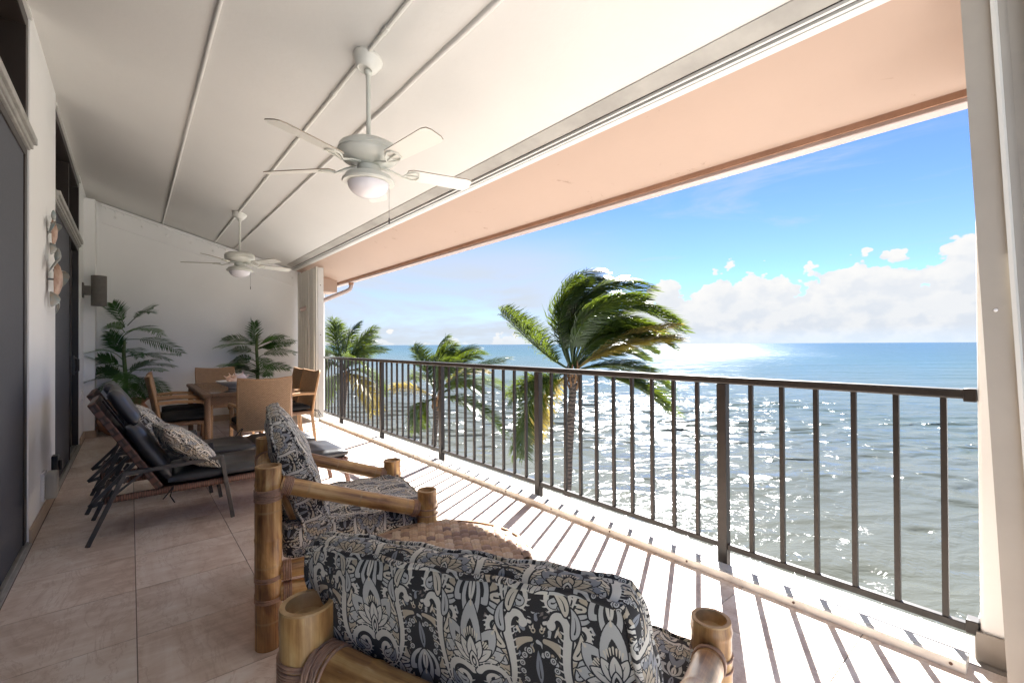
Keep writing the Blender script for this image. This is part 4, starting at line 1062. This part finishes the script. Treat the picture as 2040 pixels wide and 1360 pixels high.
def dining_chair():
    c = empty('dining_chair', (0, 0, 0))
    # local +y = forward
    w = .235; yb_ = -.24
    def arc(z): # backrest leans away
        return yb_ - .03 - .20 * max(0, (z - .42)) ** 1.25
    g = G(); nz_, nx_ = 12, 8; vs = []; uvs = []; fs = []
    for sgn in (0, 1):
        for i in range(nz_):
            z = .40 + (.915 - .40) * i / (nz_ - 1)
            for k in range(nx_):
                x = (k / (nx_ - 1) * 2 - 1); ww = w * (1 + .05 * (i / (nz_ - 1)))
                zz = z + (.022 * x * x if i == nz_ - 1 else 0)
                vs.append((x * ww, arc(z) - .03 * (1 - x * x) + sgn * .028, zz))
    Nn = nz_ * nx_
    for i in range(nz_ - 1):
        for k in range(nx_ - 1):
            q = (i * nx_ + k, (i + 1) * nx_ + k, (i + 1) * nx_ + k + 1, i * nx_ + k + 1); fs.append(q[::-1]); fs.append(tuple(Nn + x for x in q))
    rg = [k for k in range(nx_)] + [i * nx_ + nx_ - 1 for i in range(1, nz_)] + [(nz_ - 1) * nx_ + k for k in range(nx_ - 2, -1, -1)] + [i * nx_ for i in range(nz_ - 2, 0, -1)]
    for i in range(len(rg)): j = (i + 1) % len(rg); fs.append((rg[i], rg[j], Nn + rg[j], Nn + rg[i]))
    uvs = [[(vs[k][0], vs[k][2]) for k in q] for q in fs]; g.add(vs, fs, uvs); bk = g.obj('backrest', 'wicker_tan', c, 50)
    g = G(); g.tube([(vs[k][0], vs[k][1] + .014, vs[k][2]) for k in rg], .0155, 6, False, True); g.obj('edge_roll', 'wicker_edge', bk, 80)
    g = G(); g.box(-.235, .235, -.25, .235, .38, .425); g.obj('seat', 'wicker_brown', c, 30, .012)
    for sx_ in (-1, 1):
        g = G(); g.bar((sx_ * .225, .215, 0), (sx_ * .225, .215, .60), .034, .034); g.obj('leg', 'wicker_tan', c, 30, .006)
        g = G(); g.bar((sx_ * .215, -.30, 0), (sx_ * .215, -.25, .42), .034, .034); g.obj('leg', 'wicker_tan', c, 30, .006)
        g = G(); pts = [(sx_ * .24, arc(.66) + .02, .645), (sx_ * .262, -.10, .655), (sx_ * .262, .08, .645), (sx_ * .25, .20, .615), (sx_ * .238, .225, .585)]
        g.tube(pts, .019, 8, flat=.75); g.obj('arm', 'wicker_edge', c, 70)
        for k in range(2): g = G(); g.tube([(sx_ * .19, -.26, .43), (sx_ * (.22 + .01 * k), -.33, .40 + .02 * k), (sx_ * (.24 + .04 * k), -.35, .33 + .03 * k)], .005, 5); g.obj('tie', 'black_cloth', c)
    g = G(); nx, ny = 12, 12; vs = []
    for sgn in (1, -1):
        for i in range(nx):
            for k in range(ny):
                u, v_ = i / (nx - 1) * 2 - 1, k / (ny - 1) * 2 - 1; pf = ((1 - abs(u) ** 4) * (1 - abs(v_) ** 4)) ** .45
                vs.append((u * .225, v_ * .23, .468 + sgn * .045 * (.4 + .6 * pf)))
    fs = []; N_ = nx * ny
    for i in range(nx - 1):
        for k in range(ny - 1): q = (i * ny + k, (i + 1) * ny + k, (i + 1) * ny + k + 1, i * ny + k + 1); fs.append(q); fs.append(tuple(N_ + x for x in q[::-1]))
    rg = [k for k in range(ny)] + [i * ny + ny - 1 for i in range(1, nx)] + [(nx - 1) * ny + k for k in range(ny - 2, -1, -1)] + [i * ny for i in range(nx - 2, 0, -1)]
    for i in range(len(rg)): j = (i + 1) % len(rg); fs.append((rg[i], rg[j], N_ + rg[j], N_ + rg[i]))
    g.add(vs, fs); g.obj('seat_pad', 'black_cloth', c, 75)
    return c
ch = dining_chair()
DG = 'tan wicker dining chairs around the table'
spots = [((1.075, 5.62), 0, 'wicker dining chair at the near end of the table, its woven back to the viewer'),
         ((.50, 6.52), -90, 'wicker dining chair on the wall side of the table, nearer the loungers'),
         ((.53, 7.22), -92, 'wicker dining chair on the wall side, second along from the loungers'),
         ((1.55, 6.47), 96, 'wicker dining chair on the shutter side of the table, the nearer one'),
         ((1.56, 7.15), 90, 'wicker dining chair on the shutter side of the table, the farther one'),
         ((1.00, 7.98), 180, 'wicker dining chair at the far end of the table by the end wall')]
for i, ((x, y), rz, lab) in enumerate(spots):
    o = ch if i == 0 else copy_tree(ch); o.location = (x, y, 0); o.rotation_euler = (0, 0, R(rz)); tag(o, lab, 'dining chair', DG)
bw = empty('fruit_bowl', (1.02, 6.62, .743)); bw.name = 'shell_bowl'; tag(bw, 'white fluted ceramic bowl standing on the dining table', 'bowl')
g = G(); prof = [(.0, .0), (.085, .0), (.09, .006), (.085, .018), (.13, .035), (.185, .062), (.215, .088), (.222, .092), (.215, .094), (.18, .072), (.12, .042), (.0, .03)]
g.lathe(prof, 40); g.obj('body', 'ceramic', bw, 60)
g = G()
for r_, z in ((.118, .0295), (.150, .0445), (.178, .058), (.200, .0745)): g.ring((0, 0, z), (0, 0, 1), r_, .0032, 40, 6)
g.obj('flutes', 'ceramic', bw, 80)
def shell(loc, rot, s_, mat, label, spikes):
    o = bpy.data.objects.new('seashell', None); C.objects.link(o); o.location = loc; o.rotation_euler = rot; tag(o, label, 'seashell', 'seashells in the bowl')
    g = G(); pts = []; rs = []
    for i in range(36):
        t_ = i / 35; a = t_ * 2 * math.pi * 2.6; rr = .045 * (1 - t_) ** 1.1 * s_; pts.append((rr * math.cos(a), rr * math.sin(a), (-.02 + .085 * t_) * s_)); rs.append(max(.002, .038 * (1 - t_) ** .9 * s_))
    g.tube(pts, rs, 10); g.obj('whorl', mat, o, 80)
    for k in range(spikes):
        a = k * 2 * math.pi / spikes; g = G(); g.tube([(.05 * math.cos(a) * s_, .05 * math.sin(a) * s_, .0), (.10 * math.cos(a) * s_, .10 * math.sin(a) * s_, .022 * s_)], [.014 * s_, .002], 7); g.obj('spike', mat, o, 80)
    return o
shell((.98, 6.60, .85), (.5, .3, 0), 1.15, 'shell_orange', 'orange spiked conch shell on the left in the bowl', 6)
shell((1.07, 6.61, .855), (-.3, .9, 1), 1.1, 'shell_pink', 'pale pink spiked conch shell on the right in the bowl', 7)
shell((1.03, 6.70, .835), (1.2, .1, 2), .9, 'shell_pink', 'small cream conch shell at the back of the bowl', 5)

# ------------------------------------------------------------------ palms: fronds
def bez3(P_, t):
    P_ = [Vector(p) for p in P_]
    if len(P_) == 3: P_ = [P_[0], P_[0].lerp(P_[1], 2 / 3), P_[2].lerp(P_[1], 2 / 3), P_[2]]
    a, b_, c, d = P_; s_ = 1 - t
    return a * s_ ** 3 + b_ * (3 * s_ * s_ * t) + c * (3 * s_ * t * t) + d * t ** 3
def frond(name, mat, parent, ctrl, n, ll, lw, rad, wind=(0, 0, 0), grav=.25, start=.18, fwd=.55, ref=(0, 0, 1), jit=.12, seed=0, both=(1, 1), taper=1.0, fold=.25):
    rd = random.Random(seed); g = G(); wind = Vector(wind); ref = Vector(ref).normalized()
    st_ = [bez3(ctrl, i / 14) for i in range(15)]; g.tube(st_, [rad * (1 - .82 * i / 14) for i in range(15)], 5)
    for i in range(n):
        t = start + (1 - start) * (i + .3) / n; p = bez3(ctrl, min(t, .999)); T_ = (bez3(ctrl, min(t + .01, 1)) - bez3(ctrl, max(t - .01, 0))).normalized()
        S_ = T_.cross(ref)
        if S_.length < .05: S_ = T_.cross(Vector((.3, .8, .2)))
        S_.normalize(); U_ = S_.cross(T_)
        x = (t - start) / (1 - start); prof = min(1.0, .35 + 2.6 * x) * (1 - .62 * x ** 2.2) * taper
        for s_, on in ((1, both[0]), (-1, both[1])):
            if not on or rd.random() < .03: continue
            L_ = ll * prof * rd.uniform(.82, 1.1) * on
            d1 = (S_ * s_ + T_ * (fwd + .5 * x) + U_ * fold + Vector((rd.uniform(-jit, jit), rd.uniform(-jit, jit), rd.uniform(-jit, jit)))).normalized()
            d1 = (d1 + wind * .55).normalized(); d2 = (d1 + wind * .8 + Vector((0, 0, -grav * 1.6))).normalized()
            q0 = p; q1 = p + d1 * L_ * .5; q2 = q1 + d2 * L_ * .5
            nn = d1.cross(T_); nn = nn.normalized() if nn.length > .02 else U_
            w_ = d1.cross(nn).normalized() * lw * rd.uniform(.8, 1.15)
            o_ = len(g.v); g.v += [tuple(q0 - w_ * .3), tuple(q0 + w_ * .3), tuple(q1 + w_ * .5), tuple(q1 - w_ * .5), tuple(q2)]
            g.f += [[o_, o_ + 1, o_ + 2, o_ + 3], [o_ + 3, o_ + 2, o_ + 4]]; g.uv += [[(0, 0)] * 4, [(0, 0)] * 3]
    return g.obj(name, mat, parent, 180)

RIGHT = Vector((_c, -_s, 0)); AWAY = Vector((_s, _c, 0)); UP = Vector((0, 0, 1))   # bearings of the photographed side
def pt(r, u, d): return RIGHT * r + UP * u + AWAY * d

def potted(loc, stem_h, fr, sc_, ox, oy, label, plabel, seed, zoff):
    rd = random.Random(seed)
    p = empty('plant_pot', loc); tag(p, plabel, 'plant pot', 'terracotta pots by the end wall')
    g = G(); g.lathe([(.0, 0), (.16, 0), (.20, .02), (.275, .10), (.312, .21), (.300, .31), (.262, .385), (.232, .42), (.228, .44), (.262, .475), (.285, .487), (.283, .500), (.262, .498), (.235, .47), (.21, .44), (.0, .43)], 40); g.obj('jar', 'terracotta', p, 50)
    g = G(); g.lathe([(.0, .445), (.20, .447), (.208, .445)], 24, closed_top=False); g.obj('soil', 'pot_soil', p, 0)
    for s_ in (-1, 1):
        g = G(); g.tube([RIGHT * (s_ * .268) + UP * .37, RIGHT * (s_ * .315) + UP * .385, RIGHT * (s_ * .325) + UP * .33, RIGHT * (s_ * .298) + UP * .29], .016, 8); g.obj('handle', 'terracotta', p, 60)
    a = empty('areca_palm', (loc[0], loc[1], .445)); tag(a, label, 'palm plant', 'potted palms by the end wall')
    base = -.445
    g = G(); sx_ = pt(0, 0, 0)
    g.tube([(0, 0, 0), (.012, 0, stem_h * .4), (-.01, 0, stem_h * .75), (.0, 0, stem_h)], [.030, .026, .024, .014], 9); g.obj('stem', 'areca_stem', a, 60)
    fr = list(fr) + [([(x + (rd.uniform(-45, 45) if k_ else 0), y + (rd.uniform(-50, 50) if k_ else 0)) for k_, (x, y) in enumerate(F[0])], F[1], F[2] + rd.uniform(-.3, .3)) for F in fr if rd.random() < .6]
    for i, F in enumerate(fr):
        P_ = []
        dep = F[-1]; col = F[-2]; pts = F[0]
        for k, (x, y) in enumerate(pts):
            tt = k / (len(pts) - 1); r_ = (x - ox) / sc_; u_ = (oy - y) / sc_ + zoff; P_.append(pt(r_ if k else r_ * .35, u_ + base, dep * tt))
        frond('frond', 'areca_light' if col else 'areca_leaf', a, P_, 21, .215, .0145, .006, grav=.18, start=.24, fwd=.75, seed=seed * 50 + i, jit=.06, fold=.12, ref=(-.15 * AWAY + UP) if abs(dep) > .1 else (UP - .75 * AWAY))
L1 = [([(400, 350), (340, 210), (245, 105)], 0, .05), ([(480, 330), (590, 180), (740, 160)], 0, -.1), ([(400, 400), (330, 315), (165, 325)], 1, .1),
      ([(430, 400), (620, 340), (880, 400)], 1, -.25), ([(420, 470), (680, 440), (915, 610)], 0, .1), ([(420, 600), (560, 500), (710, 640)], 0, -.3), ([(430, 640), (540, 580), (765, 680)], 0, .15),
      ([(390, 640), (330, 520), (185, 385)], 0, .1), ([(390, 690), (370, 520), (200, 600)], 1, -.3), ([(380, 740), (300, 680), (205, 640)], 0, -.1), ([(370, 830), (240, 770), (85, 775)], 0, -.1),
      ([(380, 870), (270, 850), (165, 755)], 0, .15), ([(400, 800), (520, 740), (585, 970)], 1, -.45), ([(420, 780), (600, 680), (825, 745)], 0, .15), ([(440, 800), (650, 730), (890, 775)], 1, -.2),
      ([(450, 850), (660, 800), (835, 1010)], 0, -.2), ([(430, 900), (560, 880), (715, 1075)], 0, -.35), ([(390, 880), (300, 800), (200, 870)], 0, -.3), ([(400, 850), (420, 700), (500, 700)], 0, .3),
      ([(410, 420), (470, 330), (560, 330)], 0, .25), ([(400, 900), (330, 840), (290, 980)], 0, -.25)]
potted((-.065, 8.72, 0), .92, L1, 680., 400, 1060, 'tall artificial palm in the left corner beside the wall light', 'big terracotta jar holding the palm in the left corner', 3, .50)
L2 = [([(650, 560), (600, 330), (600, 130)], 0, .05), ([(620, 480), (420, 360), (150, 405)], 0, -.05), ([(600, 500), (420, 440), (235, 535)], 1, -.2), ([(620, 640), (480, 540), (80, 562)], 0, .1),
      ([(690, 520), (790, 370), (1035, 375)], 0, .1), ([(690, 560), (900, 490), (1230, 490)], 0, -.1), ([(690, 500), (850, 460), (1010, 372)], 1, -.2), ([(700, 700), (800, 560), (1225, 635)], 0, .1),
      ([(700, 730), (880, 620), (985, 950)], 0, -.25), ([(700, 880), (880, 790), (1145, 868)], 0, .05), ([(640, 760), (450, 650), (185, 745)], 0, .1), ([(640, 830), (380, 690), (175, 880)], 0, -.2),
      ([(640, 900), (400, 840), (150, 925)], 0, .1), ([(650, 860), (540, 760), (450, 800)], 1, -.4), ([(660, 980), (500, 860), (300, 950)], 0, -.3), ([(680, 980), (800, 900), (965, 965)], 0, -.3),
      ([(690, 1040), (830, 1000), (1000, 1045)], 1, -.25), ([(660, 950), (600, 800), (380, 860)], 0, -.35), ([(670, 960), (700, 840), (840, 890)], 0, -.4), ([(650, 1000), (560, 920), (420, 1010)], 0, -.4), ([(640, 520), (560, 420), (480, 470)], 0, .25), ([(690, 540), (760, 470), (900, 560)], 0, .3), ([(660, 900), (520, 800), (340, 800)], 0, -.15)]
potted((1.66, 8.78, 0), 1.02, L2, 918., 665, 1010, 'bushy artificial palm behind the dining table by the shutter', 'terracotta jar behind the dining chairs by the shutter', 8, .72)

# ------------------------------------------------------------------ coconut palms outside
def coco(loc, ground, trunk_r, label, fr, seed, sc_, wind, lean, ll=.62, lw=.034, nl=46, spear=None):
    """loc: crown centre; fronds given as (right, up, away) in metres about it"""
    t = empty('coconut_palm', (loc[0] + lean[0], loc[1] + lean[1], ground)); tag(t, label, 'palm tree', 'coconut palms at the water edge')
    top = Vector(loc) - t.location; rd = random.Random(seed)
    g = G(); K = 26; pts = []; rs = []
    for i in range(K + 1):
        x = i / K; p = Vector((top.x * x ** 1.6, top.y * x ** 1.6, top.z * x)); p += Vector((.03 * math.sin(5 * x + seed), .03 * math.cos(4 * x), 0)); pts.append(p)
        rs.append(trunk_r * (1.15 - .25 * x + (.35 * (1 - x) ** 8)) * rd.uniform(.95, 1.05))
    g.tube(pts, rs, 14); g.obj('trunk', 'palm_bark', t, 60)
    cr = bpy.data.objects.new('crown', None); C.objects.link(cr); cr.parent = t; cr.location = top
    g = G()
    for k in range(16):
        a = k * 2.4; z0 = -.55 + .03 * k; d = Vector((math.cos(a), math.sin(a), 0)); g.tube([d * trunk_r * .9 + UP * z0, d * trunk_r * 1.55 + UP * (z0 + .16), d * trunk_r * 1.35 + UP * (z0 + .34)], [trunk_r * .42, trunk_r * .36, trunk_r * .12], 6, flat=.5)
    g.obj('leaf_sheath', 'palm_fibre', cr, 60)
    fr2 = list(fr)
    for P_, dry, wk in fr:            # fuller crown: a sister frond near each one
        for _q in range(2 if spear and sc_ < 1.05 else 1):
            e_ = [rd.uniform(-.26, .26) for _ in range(3)]
            fr2.append(([P_[0]] + [tuple(c_ + e_[k] * (i_ / 3) for k, c_ in enumerate(p)) for i_, p in enumerate(P_[1:], 1)], dry, wk))
    for i, (P_, dry, wk) in enumerate(fr2):
        P2 = [pt(*p) for p in P_]; frond('frond', 'coco_dry' if dry else 'coco_leaf', cr, P2, nl, ll, lw, .026 * sc_, wind=pt(*wind) * wk, grav=.22, start=.16, fwd=.6, seed=seed * 100 + i, jit=.22, ref=UP + .35 * AWAY * (1 if i % 2 else -1) + RIGHT * rd.uniform(-.3, .3), fold=.1)
    if spear:
        g = G(); P2 = [pt(*p) for p in spear]; g.tube(P2, [.03 * sc_, .022 * sc_, .004], 6); g.obj('spear', 'coco_leaf', cr, 60)
    return t
S1 = 1 / 76.
def q(x, y, d=0.0): return ((x - 1147) * S1, (735 - y) * S1, d)
F1 = [([q(1140, 735), q(1085, 705), q(1050, 650), q(1012, 614)], 0, .75), ([q(1140, 730), q(1080, 770), q(1062, 740), q(1018, 792, .4)], 0, .6),
      ([q(1142, 730), q(1100, 560, .1), q(1180, 540, .1), q(1222, 556, .1)], 0, 1), ([q(1145, 725), q(1120, 590, -.3), q(1190, 545, -.3), q(1285, 590, -.3)], 0, 1),
      ([q(1146, 725), q(1150, 590, .5), q(1230, 560, .6), q(1320, 625, .7)], 0, 1), ([q(1148, 728), q(1160, 610, -.6), q(1260, 580, -.8), q(1345, 665, -.9)], 0, 1),
      ([q(1150, 730), q(1190, 650, -.2), q(1260, 630, -.3), q(1330, 690, -.4)], 0, 1), ([q(1152, 732), q(1200, 680, .6), q(1270, 650, .9), q(1335, 705, 1.1)], 0, 1),
      ([q(1152, 734), q(1200, 690, -.7), q(1250, 670, -1.0), q(1318, 672, -1.2)], 1, .9), ([q(1150, 738), q(1210, 720, .2), q(1290, 730, .3), q(1348, 795, .5)], 0, .8),
      ([q(1150, 740), q(1200, 735, -.6), q(1260, 745, -.8), q(1310, 800, -.9)], 0, .8), ([q(1140, 740), q(1090, 740, -.3), q(1020, 810, -.5), q(1034, 900, -.5)], 0, .35),
      ([q(1143, 742), q(1110, 760, .4), q(1070, 800, .6), q(1075, 868, .7)], 1, .4), ([q(1144, 730), q(1130, 640, -.9), q(1180, 590, -1.3), q(1255, 610, -1.6)], 0, 1),
      ([q(1146, 728), q(1160, 640, 1.0), q(1210, 590, 1.6), q(1290, 640, 2.0)], 0, 1), ([q(1142, 732), q(1100, 650, -.2), q(1120, 590, -.3), q(1160, 565, -.4)], 0, .9), ([q(1148, 732), q(1180, 640, .1), q(1230, 605, .1), q(1300, 650, .1)], 0, 1), ([q(1142, 735), q(1112, 660, .3), q(1118, 610, .5), q(1170, 600, .6)], 0, 1), ([q(1150, 735), q(1185, 700, 0), q(1230, 680, 0), q(1290, 715, 0)], 0, 1), ([q(1150, 733), q(1170, 670, -.4), q(1220, 640, -.6), q(1290, 680, -.8)], 0, 1)]
coco((8.93, 8.17, .60), -8.1, .106, 'big windblown coconut palm, its crown highest above the railing', F1, 1, 1.0, (.95, .05, .15), (-.15, .35), 0.84, .023, 100, [q(1155, 700), q(1165, 620), q(1174, 530)])
S2 = 1 / 53.
def q2(x, y, d=0.0): return ((x - 868) * S2, (790 - y) * S2, d)
F2 = [([q2(866, 785), q2(850, 735), q2(838, 710), q2(822, 692)], 0, .5), ([q2(868, 780), q2(868, 730), q2(880, 690), q2(905, 688)], 0, .9), ([q2(868, 780), q2(880, 720, .3), q2(905, 690, .4), q2(935, 700, .4)], 0, .9),
      ([q2(868, 780), q2(890, 730, -.4), q2(925, 700, -.6), q2(955, 715, -.8)], 0, .9), ([q2(870, 785), q2(900, 750), q2(950, 720), q2(1000, 722)], 0, .8), ([q2(870, 788), q2(920, 760, .5), q2(960, 755, .7), q2(1005, 790, .8)], 0, .7),
      ([q2(870, 790), q2(910, 790, -.3), q2(960, 800, -.4), q2(1004, 862, -.5)], 0, .5), ([q2(866, 790), q2(830, 775), q2(800, 765), q2(782, 775)], 1, .3), ([q2(866, 792), q2(835, 800, -.3), q2(824, 820, -.4), q2(828, 852, -.4)], 0, .2),
      ([q2(868, 782), q2(855, 720, .6), q2(860, 690, .9), q2(885, 680, 1)], 0, .8), ([q2(870, 786), q2(900, 740, .8), q2(930, 730, 1.2), q2(965, 750, 1.5)], 1, .8), ([q2(866, 786), q2(845, 750, .8), q2(825, 745, 1.2), q2(805, 760, 1.4)], 0, .4), ([q2(870, 786), q2(890, 755, -.8), q2(925, 745, -1.2), q2(960, 775, -1.5)], 0, .7), ([q2(868, 780), q2(872, 735, -.5), q2(890, 712, -.7), q2(920, 722, -.9)], 0, .9)]
coco((8.75, 14.86, -.66), -8.1, .11, 'shorter coconut palm in the middle, its crown behind the balusters', F2, 2, 1.1, (.8, .05, .05), (-.25, .2), 0.80, .029, 66, [q2(868, 760), q2(880, 710), q2(886, 664)])
S3 = 1 / 41.
def q3(x, y, d=0.0): return ((x - 688) * S3, (740 - y) * S3, d)
F3 = [([q3(688, 735), q3(686, 690), q3(696, 660), q3(712, 648)], 0, .6), ([q3(688, 735), q3(700, 690, .4), q3(715, 668, .6), q3(735, 660, .7)], 0, .6), ([q3(688, 735), q3(715, 700, -.4), q3(735, 690, -.6), q3(768, 698, -.8)], 0, .5),
      ([q3(688, 736), q3(700, 720), q3(715, 700), q3(738, 690)], 0, .5), ([q3(686, 735), q3(675, 690), q3(668, 670), q3(672, 648)], 0, .3), ([q3(686, 736), q3(672, 700), q3(650, 690), q3(640, 715)], 0, .2),
      ([q3(686, 738), q3(668, 712, -.5), q3(652, 715, -.8), q3(648, 750, -1)], 0, .2), ([q3(690, 740), q3(715, 730, .3), q3(740, 750, .5), q3(755, 790, .6)], 0, .4), ([q3(690, 742), q3(710, 745, -.4), q3(740, 780, -.6), q3(752, 820, -.7)], 1, .3),
      ([q3(686, 742), q3(670, 745), q3(650, 765), q3(640, 800)], 0, .1), ([q3(688, 735), q3(692, 690, .9), q3(705, 675, 1.3), q3(722, 680, 1.6)], 0, .6), ([q3(688, 737), q3(704, 705, -1), q3(720, 705, -1.4), q3(745, 725, -1.7)], 0, .5)]
coco((7.93, 22.0, .0), -8.1, .12, 'distant coconut palm beside the folded shutter', F3, 3, 1.3, (.7, .05, 0), (-.25, .3), 0.95, .038, 54, None)

# downspout and beam box by the far roof edge
ds = empty('downspout', (3.12, 8.35, 2.40)); tag(ds, 'pink drain pipe elbow coming down from the gutter at the far end', 'drain pipe')
g = G(); g.tube([(0, 0, .02), (0, 0, -.05), (-.02, .01, -.10), (-.07, .03, -.135), (-.34, .14, -.27), (-.8, .3, -.50)], .037, 14); g.obj('pipe', 'fascia_pale', ds, 60)
g = G(); g.lathe([(.045, .02), (.045, -.02), (.04, -.022)], 14); g.obj('collar', 'fascia_brown', ds)
bx = empty('beam_box', (2.86, 8.95, zc(2.86))); tag(bx, 'peach boxed beam end under the overhang by the drain pipe', 'beam')
g = G(); g.box(-.30, .15, -.18, .25, -.26, .03); g.obj('casing', 'soffit_peach', bx, 30, .006)
g = G(); g.box(-.305, .155, -.186, -.182, -.012, .0); g.obj('trim', 'fascia_brown', bx, 0)

# ------------------------------------------------------------------ land and sea
land = onebox('ground', -60, 15.5, -80, 120, -9.4, -8.1, 'ground_pale'); struct(land)  # out of view; its pale colour throws light up into the balcony
def sea():
    xs = np.concatenate([np.arange(15, 60, .32), np.arange(60, 130, .8), np.geomspace(130, 60000, 40)])
    ys = np.concatenate([-np.geomspace(40000, 60, 26), np.arange(-40, 110, .42), np.geomspace(115, 60000, 28)])
    Xg, Yg = np.meshgrid(xs, ys, indexing='ij'); rd = np.random.RandomState(4); Z = np.zeros_like(Xg)
    for k in range(34):
        lam = rd.uniform(1.1, 5.5); a = R(232) + rd.normal(0, .38); kx, ky = math.cos(a) * 2 * np.pi / lam, math.sin(a) * 2 * np.pi / lam
        ph = kx * Xg + ky * Yg + rd.uniform(0, 6.28); amp = .0065 * lam ** .9
        Z += amp * (np.sin(ph) + .28 * np.cos(2 * ph))
    Z += .03 * np.sin(Xg * .13 + 1.2 * np.sin(Yg * .05)) * np.sin(Yg * .09)
    fade = np.clip((125 - Xg) / 60, 0, 1) * np.clip((Yg + 42) / 12, 0, 1) * np.clip((108 - Yg) / 12, 0, 1)
    Z = Z * fade - 8.6
    nx, ny = Xg.shape; V = np.stack([Xg, Yg, Z], -1).reshape(-1, 3)
    i, j = np.meshgrid(np.arange(nx - 1), np.arange(ny - 1), indexing='ij'); a = (i * ny + j).ravel()
    F = np.stack([a, a + ny, a + ny + 1, a + 1], -1)
    me = bpy.data.meshes.new('sea'); me.vertices.add(len(V)); me.vertices.foreach_set('co', V.ravel().astype(np.float32))
    me.loops.add(F.size); me.loops.foreach_set('vertex_index', F.ravel().astype(np.int32)); me.polygons.add(len(F))
    me.polygons.foreach_set('loop_start', np.arange(0, F.size, 4, dtype=np.int32)); me.polygons.foreach_set('loop_total', np.full(len(F), 4, np.int32))
    me.update(calc_edges=True); me.validate(); me.shade_smooth(); me.materials.append(MATS['sea_water'])
    o = link('sea', me); struct(o, 'open sea with sun glitter reaching the horizon')
sea()
